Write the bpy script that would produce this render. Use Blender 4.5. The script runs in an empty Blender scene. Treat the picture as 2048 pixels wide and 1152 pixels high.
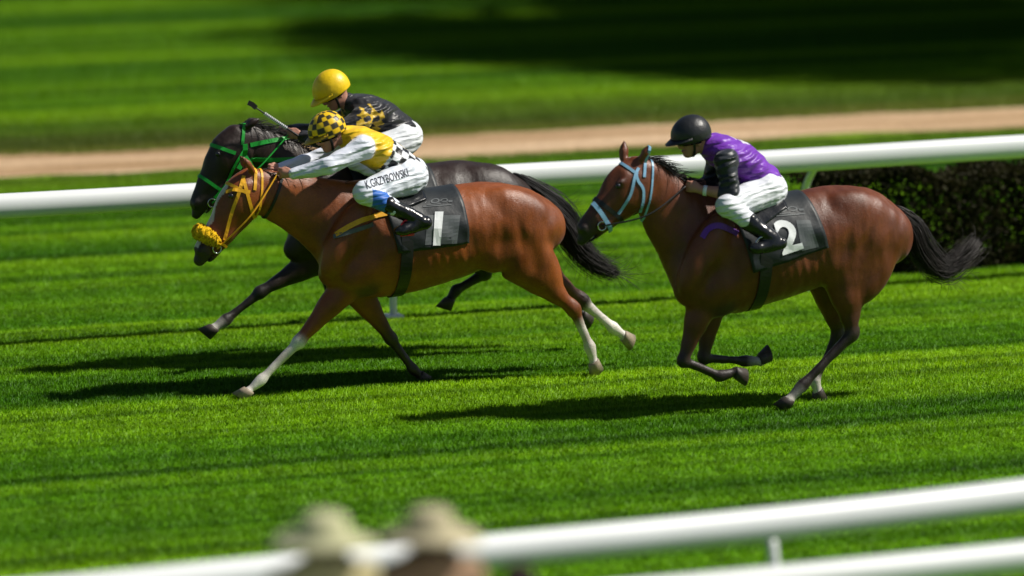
import bpy, bmesh, math, random
import numpy as np
from mathutils import Vector, Matrix
from mathutils.bvhtree import BVHTree

random.seed(7); rng = np.random.default_rng(7)
SC = bpy.context.scene
COL = SC.collection

# ------------------------------------------------------------------ camera, world, sun, exposure
F_PX = 10600.0; W_PX, H_PX = 2048.0, 1152.0          # focal length in pixels of the 2048 px wide photograph
YAW, PITCH = math.radians(21.0), math.radians(9.06)
DEPTH = 36.6                                          # metres to the leading horse
fwd = Vector((math.sin(YAW)*math.cos(PITCH), math.cos(YAW)*math.cos(PITCH), -math.sin(PITCH)))
rgt = Vector((math.cos(YAW), -math.sin(YAW), 0.0))
upv = rgt.cross(fwd)
def ray(px, py):
    return fwd + rgt*((px-W_PX/2)/F_PX) + upv*((H_PX/2-py)/F_PX)
r0 = ray(485, 799)
CAM = Vector((-1.35, -0.12, 0.0)) - r0*DEPTH          # near fore hoof of the leading horse stands on z = 0
def at(px, py, Y):                                    # pixel -> point on the track-parallel plane y = Y
    d = ray(px, py); return CAM + d*((Y-CAM.y)/d.y)
def ground_at(px, py, Z=0.0):
    d = ray(px, py); return CAM + d*((Z-CAM.z)/d.z)
cd = bpy.data.cameras.new('camera'); co = bpy.data.objects.new('camera', cd); COL.objects.link(co)
cd.sensor_width = 36.0; cd.lens = F_PX/W_PX*36.0; cd.clip_start = 0.5; cd.clip_end = 1500.0
co.matrix_world = Matrix(((rgt.x, upv.x, -fwd.x, CAM.x), (rgt.y, upv.y, -fwd.y, CAM.y), (rgt.z, upv.z, -fwd.z, CAM.z), (0,0,0,1)))
cd.dof.use_dof = True; cd.dof.focus_distance = DEPTH+0.3; cd.dof.aperture_fstop = 0.8
SC.camera = co

SUN_EL = math.radians(49.0)
sun_dir = Vector((math.cos(SUN_EL)*0.946, -math.cos(SUN_EL)*0.324, math.sin(SUN_EL)))   # towards the sun: behind the horses, a little to the camera's side
wd = bpy.data.worlds.new('World'); SC.world = wd; wd.use_nodes = True
nt = wd.node_tree; nt.nodes.clear()
sky = nt.nodes.new('ShaderNodeTexSky'); sky.sky_type = 'NISHITA'; sky.sun_disc = False
sky.sun_elevation = SUN_EL; sky.sun_rotation = math.atan2(sun_dir.x, sun_dir.y)
bg = nt.nodes.new('ShaderNodeBackground'); bg.inputs['Strength'].default_value = 0.05
wo = nt.nodes.new('ShaderNodeOutputWorld')
nt.links.new(sky.outputs[0], bg.inputs[0]); nt.links.new(bg.outputs[0], wo.inputs[0])
sl = bpy.data.lights.new('sun', 'SUN'); sl.energy = 5.0; sl.angle = math.radians(2.0); sl.color = (1.0, 0.95, 0.86)
so = bpy.data.objects.new('sun', sl); COL.objects.link(so)
so.rotation_euler = sun_dir.to_track_quat('Z', 'Y').to_euler(); so.location = (20, -10, 30)
SC.view_settings.view_transform = 'Standard'; SC.view_settings.look = 'None'
SC.view_settings.exposure = 0.25; SC.view_settings.gamma = 1.0; SC.view_settings.use_curve_mapping = False
SC.render.engine = 'CYCLES'
SC.cycles.max_bounces = 6; SC.cycles.transparent_max_bounces = 6
SC.cycles.use_adaptive_sampling = True

# ------------------------------------------------------------------ object helpers
def tag(o, label=None, cat=None, group=None, kind=None):
    if label: o['label'] = label
    if cat: o['category'] = cat
    if group: o['group'] = group
    if kind: o['kind'] = kind
    return o
def empty(name, loc):
    o = bpy.data.objects.new(name, None); COL.objects.link(o); o.location = loc; o.empty_display_size = 0.2; return o
def link(name, me, mat=None, parent=None, smooth=True):
    o = bpy.data.objects.new(name, me); COL.objects.link(o)
    if mat is not None: me.materials.append(mat)
    if parent is not None: o.parent = parent
    if smooth:
        lt_ = np.zeros(len(me.polygons), dtype=np.int32); me.polygons.foreach_get('loop_total', lt_); me.polygons.foreach_set('use_smooth', lt_ <= 4)
    return o
def mesh(name, v, f, off=None):
    v = np.asarray([tuple(p) for p in v], dtype=float).reshape(-1, 3)
    if off is not None: v = v - np.asarray(off, dtype=float)
    me = bpy.data.meshes.new(name); me.from_pydata(v.tolist(), [], [tuple(int(i) for i in q) for q in f]); me.update(); return me
def nodes_of(m):
    m.use_nodes = True; t = m.node_tree; t.nodes.clear()
    out = t.nodes.new('ShaderNodeOutputMaterial'); return t, out
def N(t, typ, **kw):
    n = t.nodes.new(typ)
    for k, v in kw.items():
        if k == 'inp':
            for a, b in v.items(): n.inputs[a].default_value = b
        else: setattr(n, k, v)
    return n
def ramp(t, stops, src):
    r = t.nodes.new('ShaderNodeValToRGB'); e = r.color_ramp.elements
    while len(e) < len(stops): e.new(0.5)
    for i, (p, c) in enumerate(stops):
        e[i].position = p; e[i].color = (c[0], c[1], c[2], 1.0)
    t.links.new(src, r.inputs[0]); return r
def coords(t, scale=(1,1,1), obj=False):
    if obj:
        c = N(t, 'ShaderNodeTexCoord'); src = c.outputs['Object']
    else:
        c = N(t, 'ShaderNodeNewGeometry'); src = c.outputs['Position']
    m = N(t, 'ShaderNodeMapping'); m.inputs['Scale'].default_value = scale
    t.links.new(src, m.inputs[0]); return m.outputs[0]
def noise(t, vec, scale, detail=4.0, rough=0.55):
    n = N(t, 'ShaderNodeTexNoise', inp={'Scale': scale, 'Detail': detail, 'Roughness': rough}); t.links.new(vec, n.inputs['Vector']); return n.outputs['Fac']
def mixc(t, fac, a, b, mode='MIX'):
    m = N(t, 'ShaderNodeMix', data_type='RGBA', blend_type=mode)
    if hasattr(fac, 'links') or hasattr(fac, 'is_linked'): t.links.new(fac, m.inputs[0])
    else: m.inputs[0].default_value = fac
    for s, v in ((6, a), (7, b)):
        if hasattr(v, 'is_linked'): t.links.new(v, m.inputs[s])
        else: m.inputs[s].default_value = (v[0], v[1], v[2], 1)
    return m.outputs[2]
def bump(t, h, strength, dist=0.01):
    b = N(t, 'ShaderNodeBump', inp={'Strength': strength, 'Distance': dist}); t.links.new(h, b.inputs['Height']); return b.outputs[0]
def principled(name, color=None, rough=0.6, var=0.12, nscale=30.0, bmp=0.15, bdist=0.004, attr=False, spec=0.4, metal=0.0, coat=0.0, sheen=0.0, bscale=None, stretch=(1,1,1)):
    m = bpy.data.materials.new(name); t, out = nodes_of(m)
    p = N(t, 'ShaderNodeBsdfPrincipled', inp={'Roughness': rough, 'Metallic': metal, 'Specular IOR Level': spec, 'Coat Weight': coat, 'Sheen Weight': sheen})
    v = coords(t, stretch, obj=True); n = noise(t, v, nscale)
    if attr: base = N(t, 'ShaderNodeAttribute', attribute_name='Col').outputs['Color']
    else:
        rgb = N(t, 'ShaderNodeRGB'); rgb.outputs[0].default_value = (*color, 1); base = rgb.outputs[0]
    r = ramp(t, [(0.25, (1-var,)*3), (0.75, (1+var*0.6,)*3)], n)
    t.links.new(mixc(t, 1.0, base, r.outputs[0], 'MULTIPLY'), p.inputs['Base Color'])
    if bmp:
        n2 = noise(t, v, bscale or nscale*2.0, 3.0)
        t.links.new(bump(t, n2, bmp, bdist), p.inputs['Normal'])
    t.links.new(p.outputs[0], out.inputs[0]); return m
M = {}
def coat_mat():
    m = bpy.data.materials.new('horse_coat'); t, out = nodes_of(m)
    p = N(t, 'ShaderNodeBsdfPrincipled', inp={'Specular IOR Level': 0.46, 'Sheen Weight': 0.04, 'Sheen Roughness': 0.4})
    base = N(t, 'ShaderNodeAttribute', attribute_name='Col').outputs['Color']
    a = noise(t, coords(t, (0.7,1,1), obj=True), 4.5, 5.0, 0.6); b = noise(t, coords(t, (9,30,30), obj=True), 7.0, 3.0, 0.7); c = noise(t, coords(t, (1,1,0.55), obj=True), 15.0, 4.0, 0.6)
    r1 = ramp(t, [(0.32, (0.62,0.58,0.56)), (0.55, (1.0,1.0,1.0)), (0.72, (1.22,1.24,1.2))], a).outputs[0]
    r2 = ramp(t, [(0.25, (0.72,0.72,0.72)), (0.75, (1.2,1.2,1.2))], b).outputs[0]
    t.links.new(mixc(t, 1.0, mixc(t, 1.0, base, r1, 'MULTIPLY'), r2, 'MULTIPLY'), p.inputs['Base Color'])
    rr = ramp(t, [(0.3, (0.33,)*3), (0.7, (0.56,)*3)], c).outputs[0]; t.links.new(rr, p.inputs['Roughness'])
    mq = N(t, 'ShaderNodeMapping'); mq.inputs['Rotation'].default_value = (0, 0.5, 0); mq.inputs['Scale'].default_value = (1.7, 0.8, 0.55); tc = N(t, 'ShaderNodeTexCoord'); t.links.new(tc.outputs['Object'], mq.inputs[0])
    mus = noise(t, mq.outputs[0], 4.5, 1.5, 0.4); b0 = N(t, 'ShaderNodeBump', inp={'Strength': 0.45, 'Distance': 0.05}); t.links.new(mus, b0.inputs['Height'])
    vn = N(t, 'ShaderNodeTexVoronoi', feature='DISTANCE_TO_EDGE', inp={'Scale': 7.0}); t.links.new(mq.outputs[0], vn.inputs['Vector'])
    vr = ramp(t, [(0.0, (1,1,1)), (0.045, (0,0,0))], vn.outputs['Distance']); vb = N(t, 'ShaderNodeBump', inp={'Strength': 0.07, 'Distance': 0.005}); t.links.new(vr.outputs[0], vb.inputs['Height']); t.links.new(b0.outputs[0], vb.inputs['Normal'])
    b1 = N(t, 'ShaderNodeBump', inp={'Strength': 0.35, 'Distance': 0.009}); t.links.new(c, b1.inputs['Height']); t.links.new(vb.outputs[0], b1.inputs['Normal'])
    b2 = N(t, 'ShaderNodeBump', inp={'Strength': 0.6, 'Distance': 0.003}); t.links.new(b, b2.inputs['Height']); t.links.new(b1.outputs[0], b2.inputs['Normal'])
    t.links.new(b2.outputs[0], p.inputs['Normal']); t.links.new(p.outputs[0], out.inputs[0]); return m
M['coat'] = coat_mat()
M['hair'] = principled('dark_hair', attr=True, rough=0.5, var=0.4, nscale=20.0, bmp=0, spec=0.3)
M['hoof'] = principled('horn', (0.045,0.035,0.028), rough=0.55, var=0.4, nscale=40.0)
M['palehoof'] = principled('pale_horn', (0.30,0.24,0.17), rough=0.6, var=0.35, nscale=40.0)
M['skin'] = principled('skin', (0.42,0.20,0.14), rough=0.5, var=0.15, nscale=25.0, bmp=0.1, bdist=0.001)
M['silk'] = principled('racing_silk', attr=True, rough=0.42, var=0.10, nscale=14.0, bmp=0.5, bdist=0.010, bscale=16.0, spec=0.35, sheen=0.15)
def fabric(name, bstr, dist, scale, rough):
    m = bpy.data.materials.new(name); t, out = nodes_of(m)
    p = N(t, 'ShaderNodeBsdfPrincipled', inp={'Roughness': rough, 'Specular IOR Level': 0.35, 'Sheen Weight': 0.12})
    base = N(t, 'ShaderNodeAttribute', attribute_name='Col').outputs['Color']
    v = coords(t, (1,1,1), obj=True); n = noise(t, v, 14.0)
    t.links.new(mixc(t, 1.0, base, ramp(t, [(0.3, (0.90,)*3), (0.7, (1.04,)*3)], n).outputs[0], 'MULTIPLY'), p.inputs['Base Color'])
    mp = N(t, 'ShaderNodeMapping'); mp.inputs['Rotation'].default_value = (0.3, 0.75, 0.2); mp.inputs['Scale'].default_value = (0.45, 0.8, 1.5); t.links.new(v, mp.inputs[0])
    w = N(t, 'ShaderNodeTexWave', inp={'Scale': scale, 'Distortion': 7.0, 'Detail': 2.5, 'Detail Scale': 1.2}); w.bands_direction = 'Z'; t.links.new(mp.outputs[0], w.inputs['Vector'])
    n2 = noise(t, mp.outputs[0], 16.0, 3.0); mu = N(t, 'ShaderNodeMath', operation='MULTIPLY'); t.links.new(w.outputs['Fac'], mu.inputs[0]); t.links.new(n2, mu.inputs[1])
    t.links.new(bump(t, mu.outputs[0], bstr, dist), p.inputs['Normal']); t.links.new(p.outputs[0], out.inputs[0]); return m
M['silk'] = fabric('racing_silk', 0.7, 0.03, 5.0, 0.42)
M['breech'] = fabric('white_breeches', 0.55, 0.022, 6.5, 0.5)
M['breech_plain'] = principled('white_breeches', attr=True, rough=0.5, var=0.07, nscale=14.0, bmp=0.5, bdist=0.010, bscale=15.0, spec=0.3, sheen=0.1)
M['leather'] = principled('black_leather', (0.010,0.011,0.013), rough=0.22, var=0.3, nscale=12.0, bmp=0.4, bdist=0.006, bscale=22.0, spec=0.5)
M['cloth'] = principled('black_cloth', (0.008,0.012,0.015), rough=0.5, var=0.3, nscale=12.0, bmp=0.45, bdist=0.010, bscale=11.0, spec=0.4, sheen=0.05)
M['print'] = principled('white_print', (0.75,0.77,0.78), rough=0.55, var=0.08, bmp=0.1)
M['greyprint'] = principled('grey_print', (0.085,0.095,0.10), rough=0.55, var=0.12, bmp=0.1)
M['ink'] = principled('black_print', (0.02,0.025,0.04), rough=0.6, var=0.1, bmp=0)
M['helmet'] = principled('helmet_cover', attr=True, rough=0.42, var=0.12, nscale=18.0, bmp=0.5, bdist=0.010, bscale=20.0, spec=0.45)
M['yellow'] = principled('yellow_webbing', (0.72,0.36,0.008), rough=0.5, var=0.2)
M['fleece'] = principled('yellow_fleece', (0.72,0.44,0.012), rough=0.9, var=0.35, nscale=60.0, bmp=0.8, bdist=0.02, bscale=70.0, spec=0.1)
M['green'] = principled('green_webbing', (0.01,0.30,0.03), rough=0.45, var=0.2)
M['blue'] = principled('pale_blue_webbing', (0.22,0.42,0.62), rough=0.45, var=0.2)
M['bluepad'] = principled('blue_knee_patch', (0.02,0.14,0.52), rough=0.5, var=0.15)
M['purple'] = principled('purple_webbing', (0.13,0.03,0.30), rough=0.55, var=0.2)
M['red'] = principled('red_plastic', (0.6,0.012,0.03), rough=0.3, var=0.1)
M['blackstrap'] = principled('black_strap', (0.012,0.012,0.013), rough=0.4, var=0.3)
M['steel'] = principled('steel', (0.6,0.6,0.62), rough=0.22, var=0.1, metal=1.0, bmp=0)
M['lens'] = principled('dark_lens', (0.01,0.01,0.012), rough=0.1, var=0.1, bmp=0, spec=0.6)
M['rail'] = principled('white_rail_plastic', (0.66,0.68,0.68), rough=0.38, var=0.14, nscale=1.6, bmp=0.1, bdist=0.01, bscale=2.0, stretch=(0.3,1,1))
M['personcloth'] = principled('spectator_cloth', attr=True, rough=0.85, var=0.15, nscale=10.0, bmp=0.5, bdist=0.012, bscale=9.0, spec=0.2)

PATH_Y0, PATH_Y1 = ground_at(1024, 308).y, ground_at(1024, 261).y      # sandy path beyond the far rail
def grass_mat(name, blade):
    m = bpy.data.materials.new(name); t, out = nodes_of(m)
    v = coords(t, (0.022, 0.62, 0.0)); a = noise(t, v, 1.0, 4.0, 0.55)
    v2 = coords(t, (0.05, 3.0, 0.0)); b = noise(t, v2, 1.0, 5.0, 0.62)
    v3 = coords(t, (0.35, 5.5, 0.0)); c = noise(t, v3, 2.0, 4.0, 0.6)
    base = ramp(t, [(0.36, (0.036,0.160,0.002)), (0.47, (0.118,0.310,0.003)), (0.60, (0.225,0.445,0.005))], a).outputs[0]
    strk = ramp(t, [(0.36, (0.40,0.50,0.5)), (0.50, (1.0,1.0,1.0)), (0.64, (1.35,1.22,1.1))], b).outputs[0]
    blot = ramp(t, [(0.32, (0.78,0.84,0.8)), (0.68, (1.15,1.08,1.0))], c).outputs[0]
    colr = mixc(t, 1.0, mixc(t, 1.0, base, strk, 'MULTIPLY'), blot, 'MULTIPLY')
    sx = N(t, 'ShaderNodeSeparateXYZ'); gg = N(t, 'ShaderNodeNewGeometry'); t.links.new(gg.outputs['Position'], sx.inputs[0])
    mr = N(t, 'ShaderNodeMapRange', inp={1: PATH_Y0-1.0, 2: PATH_Y1+2.6}); t.links.new(sx.outputs['Y'], mr.inputs[0]); W_t = PATH_Y1+2.6-PATH_Y0+1.0
    dry = ramp(t, [(0.0, (0,0,0)), (0.75/W_t, (.45,.45,.45)), ((PATH_Y1-PATH_Y0+1.3)/W_t, (.95,.95,.95)), ((PATH_Y1-PATH_Y0+2.2)/W_t, (.55,.55,.55)), (1.0, (0,0,0))], mr.outputs[0])   # dry verge beside the path
    dn = N(t, 'ShaderNodeMath', operation='MULTIPLY'); t.links.new(dry.outputs[0], dn.inputs[0]); t.links.new(ramp(t, [(0.35,(.35,)*3),(0.6,(1,)*3)], b).outputs[0], dn.inputs[1])
    colr = mixc(t, dn.outputs[0], colr, (0.16,0.155,0.035))
    if blade:
        oi = N(t, 'ShaderNodeObjectInfo')
        v4 = coords(t, (9,9,9)); d = noise(t, v4, 6.0, 2.0)
        colr = mixc(t, 1.0, colr, ramp(t, [(0.3,(0.86,0.90,0.8)),(0.7,(1.12,1.08,1.1))], d).outputs[0], 'MULTIPLY')
        df = N(t, 'ShaderNodeBsdfPrincipled', inp={'Roughness': 0.55, 'Specular IOR Level': 0.25}); tr = N(t, 'ShaderNodeBsdfTranslucent')
        t.links.new(colr, df.inputs[0]); t.links.new(colr, tr.inputs[0])
        mx = N(t, 'ShaderNodeMixShader', inp={0: 0.38}); t.links.new(df.outputs[0], mx.inputs[1]); t.links.new(tr.outputs[0], mx.inputs[2])
        t.links.new(mx.outputs[0], out.inputs[0])
    else:
        df = N(t, 'ShaderNodeBsdfPrincipled', inp={'Roughness': 0.9, 'Specular IOR Level': 0.1})
        t.links.new(colr, df.inputs[0])
        t.links.new(bump(t, c, 0.6, 0.05), df.inputs['Normal']); t.links.new(df.outputs[0], out.inputs[0])
    return m
M['turf'] = grass_mat('turf', False); M['blade'] = grass_mat('grass_blade', True)
def dirt_mat():
    m = bpy.data.materials.new('sandy_dirt'); t, out = nodes_of(m)
    p = N(t, 'ShaderNodeBsdfPrincipled', inp={'Roughness': 0.95, 'Specular IOR Level': 0.1})
    a = noise(t, coords(t, (0.12, 2.2, 0)), 1.0, 5.0, 0.6); b = noise(t, coords(t, (1,1,1)), 14.0, 5.0, 0.7)
    c1 = ramp(t, [(0.35, (0.30,0.19,0.095)), (0.5, (0.50,0.34,0.20)), (0.65, (0.62,0.46,0.31))], a).outputs[0]
    c2 = ramp(t, [(0.3, (0.7,0.68,0.65)), (0.7, (1.12,1.12,1.12))], b).outputs[0]
    t.links.new(mixc(t, 1.0, c1, c2, 'MULTIPLY'), p.inputs['Base Color']); t.links.new(bump(t, b, 0.7, 0.04), p.inputs['Normal'])
    t.links.new(p.outputs[0], out.inputs[0]); return m
M['dirt'] = dirt_mat()
def leaf_mat(name, c1, c2):
    m = bpy.data.materials.new(name); t, out = nodes_of(m)
    n = noise(t, coords(t, (1,1,1)), 3.0, 4.0)
    colr = ramp(t, [(0.3, c1), (0.7, c2)], n).outputs[0]
    df = N(t, 'ShaderNodeBsdfPrincipled', inp={'Roughness': 0.6, 'Specular IOR Level': 0.08}); tr = N(t, 'ShaderNodeBsdfTranslucent')
    t.links.new(colr, df.inputs[0]); t.links.new(colr, tr.inputs[0])
    mx = N(t, 'ShaderNodeMixShader', inp={0: 0.2}); t.links.new(df.outputs[0], mx.inputs[1]); t.links.new(tr.outputs[0], mx.inputs[2])
    t.links.new(mx.outputs[0], out.inputs[0]); return m
M['leaf'] = leaf_mat('tree_leaf', (0.02,0.06,0.008), (0.05,0.11,0.012))
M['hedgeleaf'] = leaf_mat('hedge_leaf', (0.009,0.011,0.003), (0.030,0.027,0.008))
M['bark'] = principled('bark', (0.07,0.05,0.035), rough=0.9, var=0.4, nscale=8.0, bmp=0.8, bdist=0.03, stretch=(1,1,0.25))
M['twig'] = principled('brown_twig', (0.075,0.05,0.03), rough=0.9, var=0.4, nscale=8.0, bmp=0)

# ------------------------------------------------------------------ smooth-blended body shapes (signed distance -> quad surface)
def densify(nodes, n=4):
    a = np.asarray(nodes, dtype=float); L = len(a)
    if L < 3: return a
    out = []
    for i in range(L-1):
        p0, p1, p2, p3 = a[max(i-1,0)], a[i], a[i+1], a[min(i+2,L-1)]
        for k in range(n):
            u = k/n; u2, u3 = u*u, u*u*u
            q = 0.5*((2*p1)+(-p0+p2)*u+(2*p0-5*p1+4*p2-p3)*u2+(-p0+3*p1-3*p2+p3)*u3)
            q[3:] = p1[3:]+(p2[3:]-p1[3:])*(u*u*(3-2*u)*0.5+u*0.5)
            out.append(q)
    out.append(a[-1]); return np.array(out)
class Loft:
    """chain of tapered elliptical sections; node = x y z half_in_plane half_across"""
    def __init__(s, nodes, k=0.03, col=(0.5,0.5,0.5), cols=None, op='+', dens=4, region=''):
        s.n0 = len(nodes); s.nd = densify(nodes, dens); s.k = k; s.op = op; s.region = region
        L = len(s.nd)
        if cols is not None:
            c = np.asarray(cols, float); xs = np.linspace(0, s.n0-1, L)
            s.cols = np.stack([np.interp(xs, np.arange(s.n0), c[:,j]) for j in range(3)], 1)
        else: s.cols = np.tile(np.asarray(col, float), (L,1))
        r = s.nd[:,3:].max(1)[:,None]; s.lo = (s.nd[:,:3]-r).min(0); s.hi = (s.nd[:,:3]+r).max(0)
    def inflated(s, d, region=None):
        o = Loft.__new__(Loft); o.__dict__.update(s.__dict__); o.nd = s.nd.copy(); o.nd[:,3:] += d; o.lo = s.lo-d; o.hi = s.hi+d; return o
    def d(s, P, want_col=False, pad=0.015):
        P = P.astype(np.float32); best = np.full(P.shape[0], 9.0, np.float32); col = np.zeros((P.shape[0],3)) if want_col else None
        Yax = np.array([0.,1.,0.], np.float32)
        for i in range(len(s.nd)-1):
            A, B = s.nd[i].astype(np.float32), s.nd[i+1].astype(np.float32); ab = B[:3]-A[:3]; L2 = ab@ab
            if L2 < 1e-10: continue
            ab = ab.astype(np.float32); T = ab/np.float32(math.sqrt(L2)); Bv = Yax-(Yax@T)*T; nb = np.linalg.norm(Bv)
            Bv = np.array([1.,0,0], np.float32) if nb < 1e-3 else Bv/nb
            Nv = np.cross(T, Bv); rr = max(A[3],A[4],B[3],B[4])*1.02+s.k*1.3+pad
            ok = np.nonzero(((P > np.minimum(A[:3],B[:3])-rr) & (P < np.maximum(A[:3],B[:3])+rr)).all(1))[0]
            if len(ok) == 0: continue
            pa = P[ok]-A[:3]
            t = np.clip(pa@ab/L2, 0, 1); q = pa-t[:,None]*ab
            hv = A[3]+(B[3]-A[3])*t; hw = A[4]+(B[4]-A[4])*t; ha = np.minimum(hv, hw)
            r = np.sqrt((q@Nv/hv)**2+(q@Bv/hw)**2+(q@T/ha)**2)+1e-6
            dd = np.sqrt((q*q).sum(1))*(1-1/r); dd = np.where(r < 0.15, -ha*0.85, dd)
            if want_col:
                w = dd < best[ok]; col[ok[w]] = (s.cols[i]+(s.cols[i+1]-s.cols[i])*t[:,None])[w]
            best[ok] = np.minimum(best[ok], dd)
        return (best, col) if want_col else best
class Ell:
    def __init__(s, c, r, rot=0.0, k=0.03, col=(0.5,0.5,0.5), op='+', region=''):
        s.c = np.asarray(tuple(c), float); s.r = np.asarray(r, float); s.k = k; s.col = np.asarray(col, float); s.op = op; s.rot = rot; s.region = region
        m = s.r.max(); s.lo = s.c-m; s.hi = s.c+m
    def inflated(s, d, region=None): return Ell(s.c, s.r+d, s.rot, s.k, s.col, s.op, s.region)
    def d(s, P, want_col=False):
        q = P-s.c; c, n = math.cos(s.rot), math.sin(s.rot)
        q = np.stack([q[:,0]*c+q[:,2]*n, q[:,1], -q[:,0]*n+q[:,2]*c], 1)     # rot turns the long axis in the x-z plane
        r = np.sqrt(((q/s.r)**2).sum(1))+1e-6
        dd = np.where(r < 0.15, -s.r.min()*0.85, np.sqrt((q*q).sum(1))*(1-1/r))
        return (dd, np.tile(s.col, (P.shape[0],1))) if want_col else dd
def smin(a, b, k):
    h = np.clip(0.5+0.5*(b-a)/k, 0, 1); return b+(a-b)*h-k*h*(1-h)
def surface(prims, vox, noise_amp=0.0, noise_f=9.0, seed=1, smooth=2, cuts=()):
    add = [p for p in prims if p.op == '+']
    lo = np.min([p.lo for p in add], 0)-4*vox; hi = np.max([p.hi for p in add], 0)+4*vox
    n = np.ceil((hi-lo)/vox).astype(int)+1
    R = 4; n = (np.ceil((n-1)/R)*R+1).astype(int)
    def evaluate(dims, step, mask=None):
        Dv = np.full(dims, 0.25); axs = [lo[i]+step*np.arange(dims[i]) for i in range(3)]
        for p in prims:
            m = p.k*1.2+3*step
            i0 = np.maximum(np.floor((p.lo-m-lo)/step).astype(int), 0); i1 = np.minimum(np.ceil((p.hi+m-lo)/step).astype(int)+1, dims)
            if (i1 <= i0).any(): continue
            sl_ = tuple(slice(a, b) for a, b in zip(i0, i1)); sub = Dv[sl_]
            sel = np.argwhere(mask[sl_]) if mask is not None else np.argwhere(np.ones(sub.shape, bool))
            if len(sel) == 0: continue
            d = p.d(lo+step*(sel+i0)); ii = (sel[:,0], sel[:,1], sel[:,2]); cur = sub[ii]
            sub[ii] = smin(cur, d, p.k) if p.op == '+' else -smin(-cur, d, p.k)
        return Dv
    nc = (n-1)//R+1
    Dc = evaluate(nc, vox*R)                              # coarse pass finds the band round the surface
    near = (np.abs(Dc) < vox*R*1.2+abs(noise_amp)*2)
    cellm = np.zeros(nc-1, bool)
    for a in (0,1):
        for b in (0,1):
            for e in (0,1): cellm |= near[a:nc[0]-1+a, b:nc[1]-1+b, e:nc[2]-1+e]
    up = np.repeat(np.repeat(np.repeat(cellm, R, 0), R, 1), R, 2); mask = np.zeros(n, bool); mask[:-1,:-1,:-1] |= up; mask[1:,1:,1:] |= up; mask[1:,:-1,:-1] |= up; mask[:-1,1:,:-1] |= up; mask[:-1,:-1,1:] |= up; mask[1:,1:,:-1] |= up; mask[1:,:-1,1:] |= up; mask[:-1,1:,1:] |= up
    D = evaluate(n, vox, mask)
    gi_ = [np.minimum((np.arange(n[i])+R//2)//R, nc[i]-1) for i in range(3)]
    inner = Dc[np.ix_(*gi_)] < 0
    D[~mask] = np.where(inner[~mask], -0.25, 0.25)
    if noise_amp or cuts:
        near = (np.abs(D) < 0.08) & mask; idx = np.argwhere(near); P = lo+idx*vox
        if noise_amp:
            r_ = np.random.default_rng(seed); z = np.zeros(len(P))
            for j in range(14):
                w = r_.normal(size=3)*noise_f*(1+j*0.25); z += np.sin(P@w+r_.uniform(0,6.28)+1.5*np.sin(P@(r_.normal(size=3)*noise_f*0.6)))/(1+j*0.18)
            D[near] += noise_amp*z/3.0
        for (cp, cn) in cuts:
            D[near] = np.maximum(D[near], (P-np.asarray(cp))@np.asarray(cn))
    ins = D < 0
    c = [ins[a:n[0]-1+a, b:n[1]-1+b, e:n[2]-1+e] for a in (0,1) for b in (0,1) for e in (0,1)]
    s = sum(x.astype(np.int8) for x in c); cell = (s > 0) & (s < 8)
    ids = np.full(cell.shape, -1); ci = np.argwhere(cell); ids[cell] = np.arange(len(ci))
    acc = np.zeros((len(ci),3)); cnt = np.zeros(len(ci))
    for axis in range(3):
        o1 = [(a,b) for a in (0,1) for b in (0,1)]
        for (a,b) in o1:
            st = [0,0,0]; st[(axis+1)%3] = a; st[(axis+2)%3] = b
            en = list(st); en[axis] = 1
            i_ = ci+st; j_ = ci+en
            d0 = D[i_[:,0],i_[:,1],i_[:,2]]; d1 = D[j_[:,0],j_[:,1],j_[:,2]]
            x = (d0 < 0) != (d1 < 0); tt = np.where(x, d0/np.where(d0 == d1, 1, d0-d1), 0)
            p = i_.astype(float); p[:,axis] += tt; acc[x] += p[x]; cnt[x] += 1
    V = lo+vox*acc/cnt[:,None]
    Fs = []
    for axis in range(3):
        a1, a2 = (axis+1)%3, (axis+2)%3
        sa = [slice(None)]*3; sb = [slice(None)]*3; sa[axis] = slice(0,-1); sb[axis] = slice(1,None)
        e = ins[tuple(sa)] != ins[tuple(sb)]; ei = np.argwhere(e)
        ei = ei[(ei[:,a1] > 0) & (ei[:,a2] > 0) & (ei[:,a1] < n[a1]-1) & (ei[:,a2] < n[a2]-1)]
        def cid(da, db):
            q = ei.copy(); q[:,a1] -= da; q[:,a2] -= db; return ids[q[:,0],q[:,1],q[:,2]]
        quad = np.stack([cid(1,1), cid(0,1), cid(0,0), cid(1,0)], 1)
        flip = ~ins[ei[:,0],ei[:,1],ei[:,2]]; quad[flip] = quad[flip][:,::-1]
        Fs.append(quad[(quad >= 0).all(1)])
    Fq = np.concatenate(Fs)
    for _ in range(smooth):
        s_ = np.zeros_like(V); w_ = np.zeros(len(V))
        for a, b in ((0,1),(1,2),(2,3),(3,0)):
            np.add.at(s_, Fq[:,a], V[Fq[:,b]]); np.add.at(w_, Fq[:,a], 1)
            np.add.at(s_, Fq[:,b], V[Fq[:,a]]); np.add.at(w_, Fq[:,b], 1)
        V = 0.5*V+0.5*s_/np.maximum(w_,1)[:,None]
    return V, Fq
def prim_colors(prims, V, sharp=0.012):
    W = np.zeros(len(V)); C = np.zeros((len(V),3))
    for p in prims:
        if p.op != '+': continue
        m = ((V > p.lo-0.06) & (V < p.hi+0.06)).all(1)
        if not m.any(): continue
        d, c = p.d(V[m], True); w = np.exp(-np.clip(d, -0.2, 0.3)/sharp); W[m] += w; C[m] += c*w[:,None]
    return C/np.maximum(W,1e-12)[:,None]
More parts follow.
